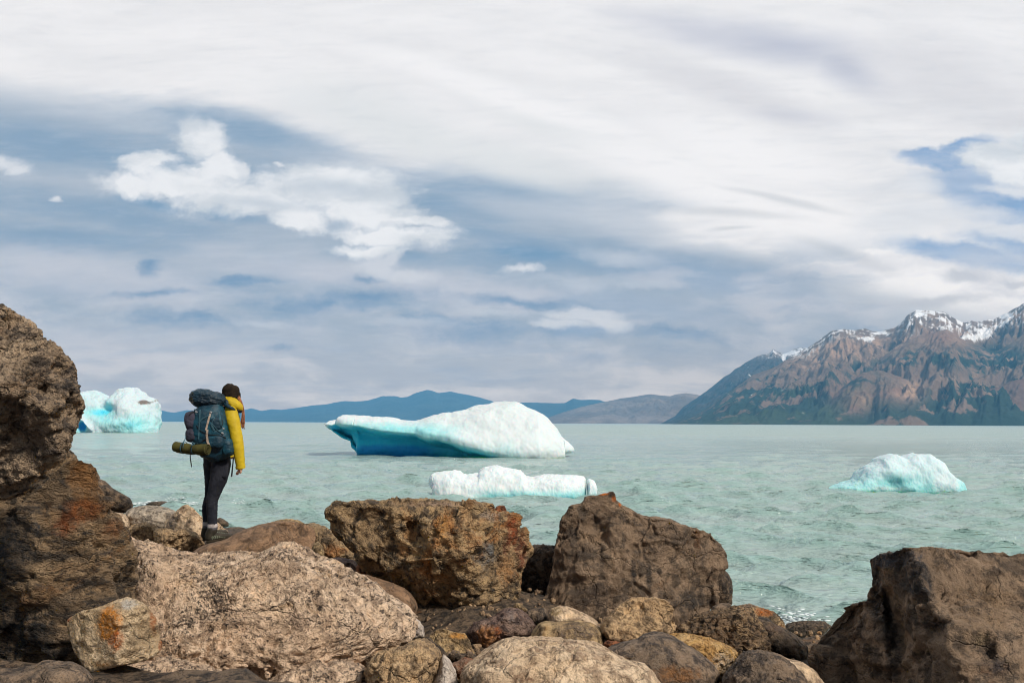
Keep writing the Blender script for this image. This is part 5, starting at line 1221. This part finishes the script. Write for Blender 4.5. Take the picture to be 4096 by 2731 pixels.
# ------------------------------------------------------------------ backpack
pack = empty('hiking_backpack', FOOT + bw(440, 500, -.15))
tag(pack, 'large teal hiking backpack on the back of the person in the yellow jacket', 'backpack')
SH = -bw(440, 500, -.15)
def ppart(name, parts, mat, parent=pack, label=None, off=None):
    v, f = join(parts) if isinstance(parts, list) else parts
    o = mesh_obj(name, v + (SH if off is None else off), f, mat, parent=parent)
    if label: o['label'] = label
    return o, v, f
def pouch(cx, cy, dy, rx, rz, rd, seed, n=2.8, wr=3.0, tilt=0.0, shear=0.0, lvl=5, wf=22):
    d, F3 = ico(lvl)
    s = (np.abs(d) ** n).sum(1) ** (-1 / n); p = d * s[:, None] * np.array((rx, rd, rz)) * PXM
    t = R(tilt); x = p[:, 0] * math.cos(t) + p[:, 2] * math.sin(t); z = -p[:, 0] * math.sin(t) + p[:, 2] * math.cos(t)
    p = np.stack([x + shear * z, p[:, 1] , z], 1)
    nr = p / np.linalg.norm(p, axis=1)[:, None]
    q = p * wf + seed * 7.7
    p = p + nr * (wr * PXM * ((ridged(q * np.array((.6, .6, 1.2)), 4, .6) - .55) * 2 + 1.2 * fbm(q * .35, 3)))[:, None]
    return p + bw(cx, cy, dy), [tuple(f) for f in F3]
main = tube([(418, 298, -.15, 60, 60), (420, 318, -.16, 98, 92), (412, 380, -.17, 128, 112), (410, 460, -.175, 140, 118), (420, 540, -.17, 150, 118), (448, 610, -.16, 142, 112), (485, 665, -.13, 112, 96), (505, 700, -.10, 88, 76), (510, 712, -.09, 50, 50)], 110, 80, 5.5, 15, 21, e=.72)
pm, pv, pf = ppart('pack_body', main, CM_['teal'])
bvh_parts = [(pv, pf)]
_, v_, f_ = ppart('lid', [pouch(388, 238, -.16, 140, 78, 105, 3, 2.3, 8, tilt=8, lvl=6, wf=16)], CM_['navy']); bvh_parts.append((v_, f_))
_, v_, f_ = ppart('front_pocket', pouch(270, 418, -.22, 56, 78, 66, 5, 3.2, 3, tilt=-10), CM_['purple'], label='purple grey outer pocket'); bvh_parts.append((v_, f_))
_, v_, f_ = ppart('lower_pocket', pouch(276, 535, -.22, 52, 58, 70, 6, 3, 3, tilt=-8), CM_['purple']); bvh_parts.append((v_, f_))
_, v_, f_ = ppart('bottom_compartment', pouch(448, 590, -.27, 76, 52, 46, 7, 3.4, 2.5, tilt=0), CM_['teal']); bvh_parts.append((v_, f_))
_, v_, f_ = ppart('hip_belt_wing', pouch(556, 632, -.20, 46, 72, 50, 8, 2.8, 3, tilt=-12), CM_['teal']); bvh_parts.append((v_, f_))
_, v_, f_ = ppart('side_pocket', pouch(462, 440, -.28, 54, 52, 34, 9, 3.0, 3, tilt=8), CM_['navy']); bvh_parts.append((v_, f_))
_, v_, f_ = ppart('back_panel', tube([(540, 300, -.06, 22, 60), (552, 400, -.06, 30, 76), (575, 520, -.06, 30, 76), (590, 640, -.05, 24, 66), (594, 700, -.04, 12, 40)], 50, 32, 2, 26, 23), CM_['navy']); bvh_parts.append((v_, f_))
jv, jf = join(bvh_parts)
tree = BVHTree.FromPolygons([tuple(p) for p in jv], jf)
camo = Vector(tuple(np.array((0, 0, CAMZ)) - FOOT))
def onpack(bx, by, off=.006):
    d = Vector(tuple(ray(*src('B', bx, by)))).normalized()
    h = tree.ray_cast(camo, d)
    if h[0] is None: return None
    return float(h[0].y) - off
def ribbon(pts, w, mat, name='strap', th=1.6, parent=pack, label=None, follow=True, dy=-.3, sub=8):
    P = []
    for i in range(len(pts) - 1):
        for t in np.linspace(0, 1, sub, endpoint=False):
            P.append((pts[i][0] * (1 - t) + pts[i + 1][0] * t, pts[i][1] * (1 - t) + pts[i + 1][1] * t))
    P.append(tuple(pts[-1][:2])); rows = []; last = dy
    for x, y in P:
        d = onpack(x, y) if follow else None
        last = d if d is not None else last
        rows.append((x, y, last, w, th))
    ds = np.array([r[2] for r in rows]); ds = np.minimum(ds, np.convolve(np.pad(ds, 2, 'edge'), np.ones(5) / 5, 'valid'))
    rows = [(r[0], r[1], ds[i], r[3], r[4]) for i, r in enumerate(rows)]
    return ppart(name, tube(rows, len(rows) * 2, 10, e=.5), mat, parent, label)[0]
ribbon([(420, 342), (408, 385), (395, 430), (378, 497)], 8, CM_['strap'], label='pale compression strap')
ribbon([(390, 490), (386, 540), (392, 590), (408, 627)], 9, CM_['strap'], label='pale compression strap end')
ribbon([(330, 326), (328, 400), (322, 480), (318, 575)], 5, CM_['bluestrap'])
ribbon([(316, 440), (350, 402), (395, 378), (424, 372)], 5, CM_['bluestrap'])
ribbon([(484, 342), (494, 400), (506, 470), (520, 525)], 9, CM_['bluestrap'])
ribbon([(424, 440), (432, 470), (448, 497)], 8, CM_['bluestrap'])
ribbon([(460, 372), (440, 410), (425, 440), (480, 500), (516, 520)], 4, CM_['bluestrap'])
ribbon([(345, 590), (372, 570), (400, 596)], 4, CM_['black'])
ribbon([(300, 455), (330, 500), (400, 532), (500, 540), (545, 560)], 3, CM_['black'])
ribbon([(283, 322), (292, 350), (300, 365)], 6, CM_['bluestrap'])
ribbon([(240, 372), (262, 352), (300, 342)], 5, CM_['black'])
for (x, y) in ((420, 348), (516, 520), (300, 345), (522, 482)):
    d = onpack(x, y, .012) or -.3
    ppart('buckle', tube([(x - 9, y - 4, d, 6, 5), (x, y, d, 7, 5), (x + 9, y + 4, d, 6, 5)], 6, 10, e=.5), CM_['metal'])
ppart('shoulder_strap', tube([(515, 262, -.08, 12, 30), (545, 285, -.12, 14, 26), (575, 305, -.15, 13, 22), (600, 318, -.13, 11, 20), (632, 345, -.08, 9, 18), (650, 400, -.06, 8, 16), (656, 470, -.06, 6, 12)], 50, 20, 1, 40, 24, e=.7), CM_['navy'])
ppart('load_lifter', tube([(530, 240, -.10, 10, 12), (548, 262, -.13, 16, 16), (552, 290, -.14, 12, 14)], 14, 16, 1.5, 40, 25), CM_['navy'])
ppart('hanging_strap', tube([(606, 722, -.12, 5, 1.5), (602, 770, -.12, 5, 1.5), (596, 830, -.12, 6, 1.5), (591, 880, -.12, 6, 1.5)], 20, 8), CM_['black'])
ppart('hanging_strap', tube([(250, 668, -.42, 3.5, 1.5), (250, 720, -.40, 4, 1.5), (257, 770, -.40, 4.5, 1.5), (261, 800, -.40, 4, 1.5)], 20, 8), CM_['black'])
# rolled sleeping mat lashed under the pack: a real spiral
A0, A1 = bw(130, 634, -.26), bw(388, 655, -.38)
ax = (A1 - A0); Lm = np.linalg.norm(ax); ax /= Lm
sx_ = np.cross(ax, (0, 0, 1)); sx_ /= np.linalg.norm(sx_); sz_ = np.cross(sx_, ax)
def spiral(nth=150, turns=3.6, nl=40):
    th = np.linspace(0, turns * 2 * math.pi, nth); r = np.linspace(9, 47, nth) * PXM; tk = 6.5 * PXM
    rows = []
    for inner in (0, 1):
        rr = r - tk * inner
        rows.append(np.stack([rr * np.cos(th + .6), rr * np.sin(th + .6)], 1))
    prof = np.vstack([rows[0], rows[1][::-1]]); k = len(prof)
    ts = np.linspace(-.02, 1.02, nl); V = []
    for t in ts:
        sq = 1 + .03 * math.sin(t * 9) - .10 * math.exp(-((t - .27) / .03) ** 2) - .10 * math.exp(-((t - .62) / .03) ** 2)
        sag = -.010 * math.sin(t * math.pi)
        V.append(A0 + ax * (t * Lm) + (sx_ * (prof[:, :1] * sq) + sz_ * (prof[:, 1:] * sq)) + np.array((0, 0, sag)) + .5 * PXM * np.random.RandomState(int(t * 99) + 5).normal(size=(1, 3)))
    V = np.vstack(V)
    Fc = [tuple(x) for x in grid_faces(nl, k, True)]
    for e_ in (0, nl - 1):
        b0 = e_ * k
        for i in range(nth - 1):
            q = (b0 + i, b0 + i + 1, b0 + k - 2 - i, b0 + k - 1 - i)
            Fc.append(q if e_ else q[::-1])
    return V, Fc
v, f = spiral()
matroll = mesh_obj('rolled_mat', v - A0, f, CM_['mat'], loc=FOOT + A0, smooth=True)
tag(matroll, 'rolled olive green foam mat lashed under the backpack', 'sleeping mat')
def ring(t, r=49, w=4, mat='bluestrap'):
    c = A0 + ax * (t * Lm); a = np.linspace(0, 2 * math.pi, 40, endpoint=False)
    vs = []
    for dx_, rr in ((-w, r * .93), (-w, r * .97), (w, r * .97), (w, r * .93)):
        vs.append(c + ax * dx_ * PXM + (sx_ * np.cos(a)[:, None] + sz_ * np.sin(a)[:, None]) * rr * PXM)
    V = np.vstack(vs)
    return V, [tuple(x) for x in grid_faces(4, 40, True)]
ppart('lashing_strap', ring(.27), CM_['bluestrap']); ppart('lashing_strap', ring(.62), CM_['bluestrap'])
ppart('lashing_strap', tube([(265, 590, -.40, 3, 3), (275, 606, -.41, 5, 5), (262, 622, -.43, 3, 3), (285, 612, -.43, 3, 3), (272, 600, -.42, 2, 2)], 26, 8), CM_['bluestrap'])
ppart('lashing_strap', tube([(215, 545, -.30, 3, 3), (205, 575, -.33, 3, 3), (196, 592, -.36, 4, 4), (188, 640, -.375, 3, 3)], 20, 8), CM_['bluestrap'])
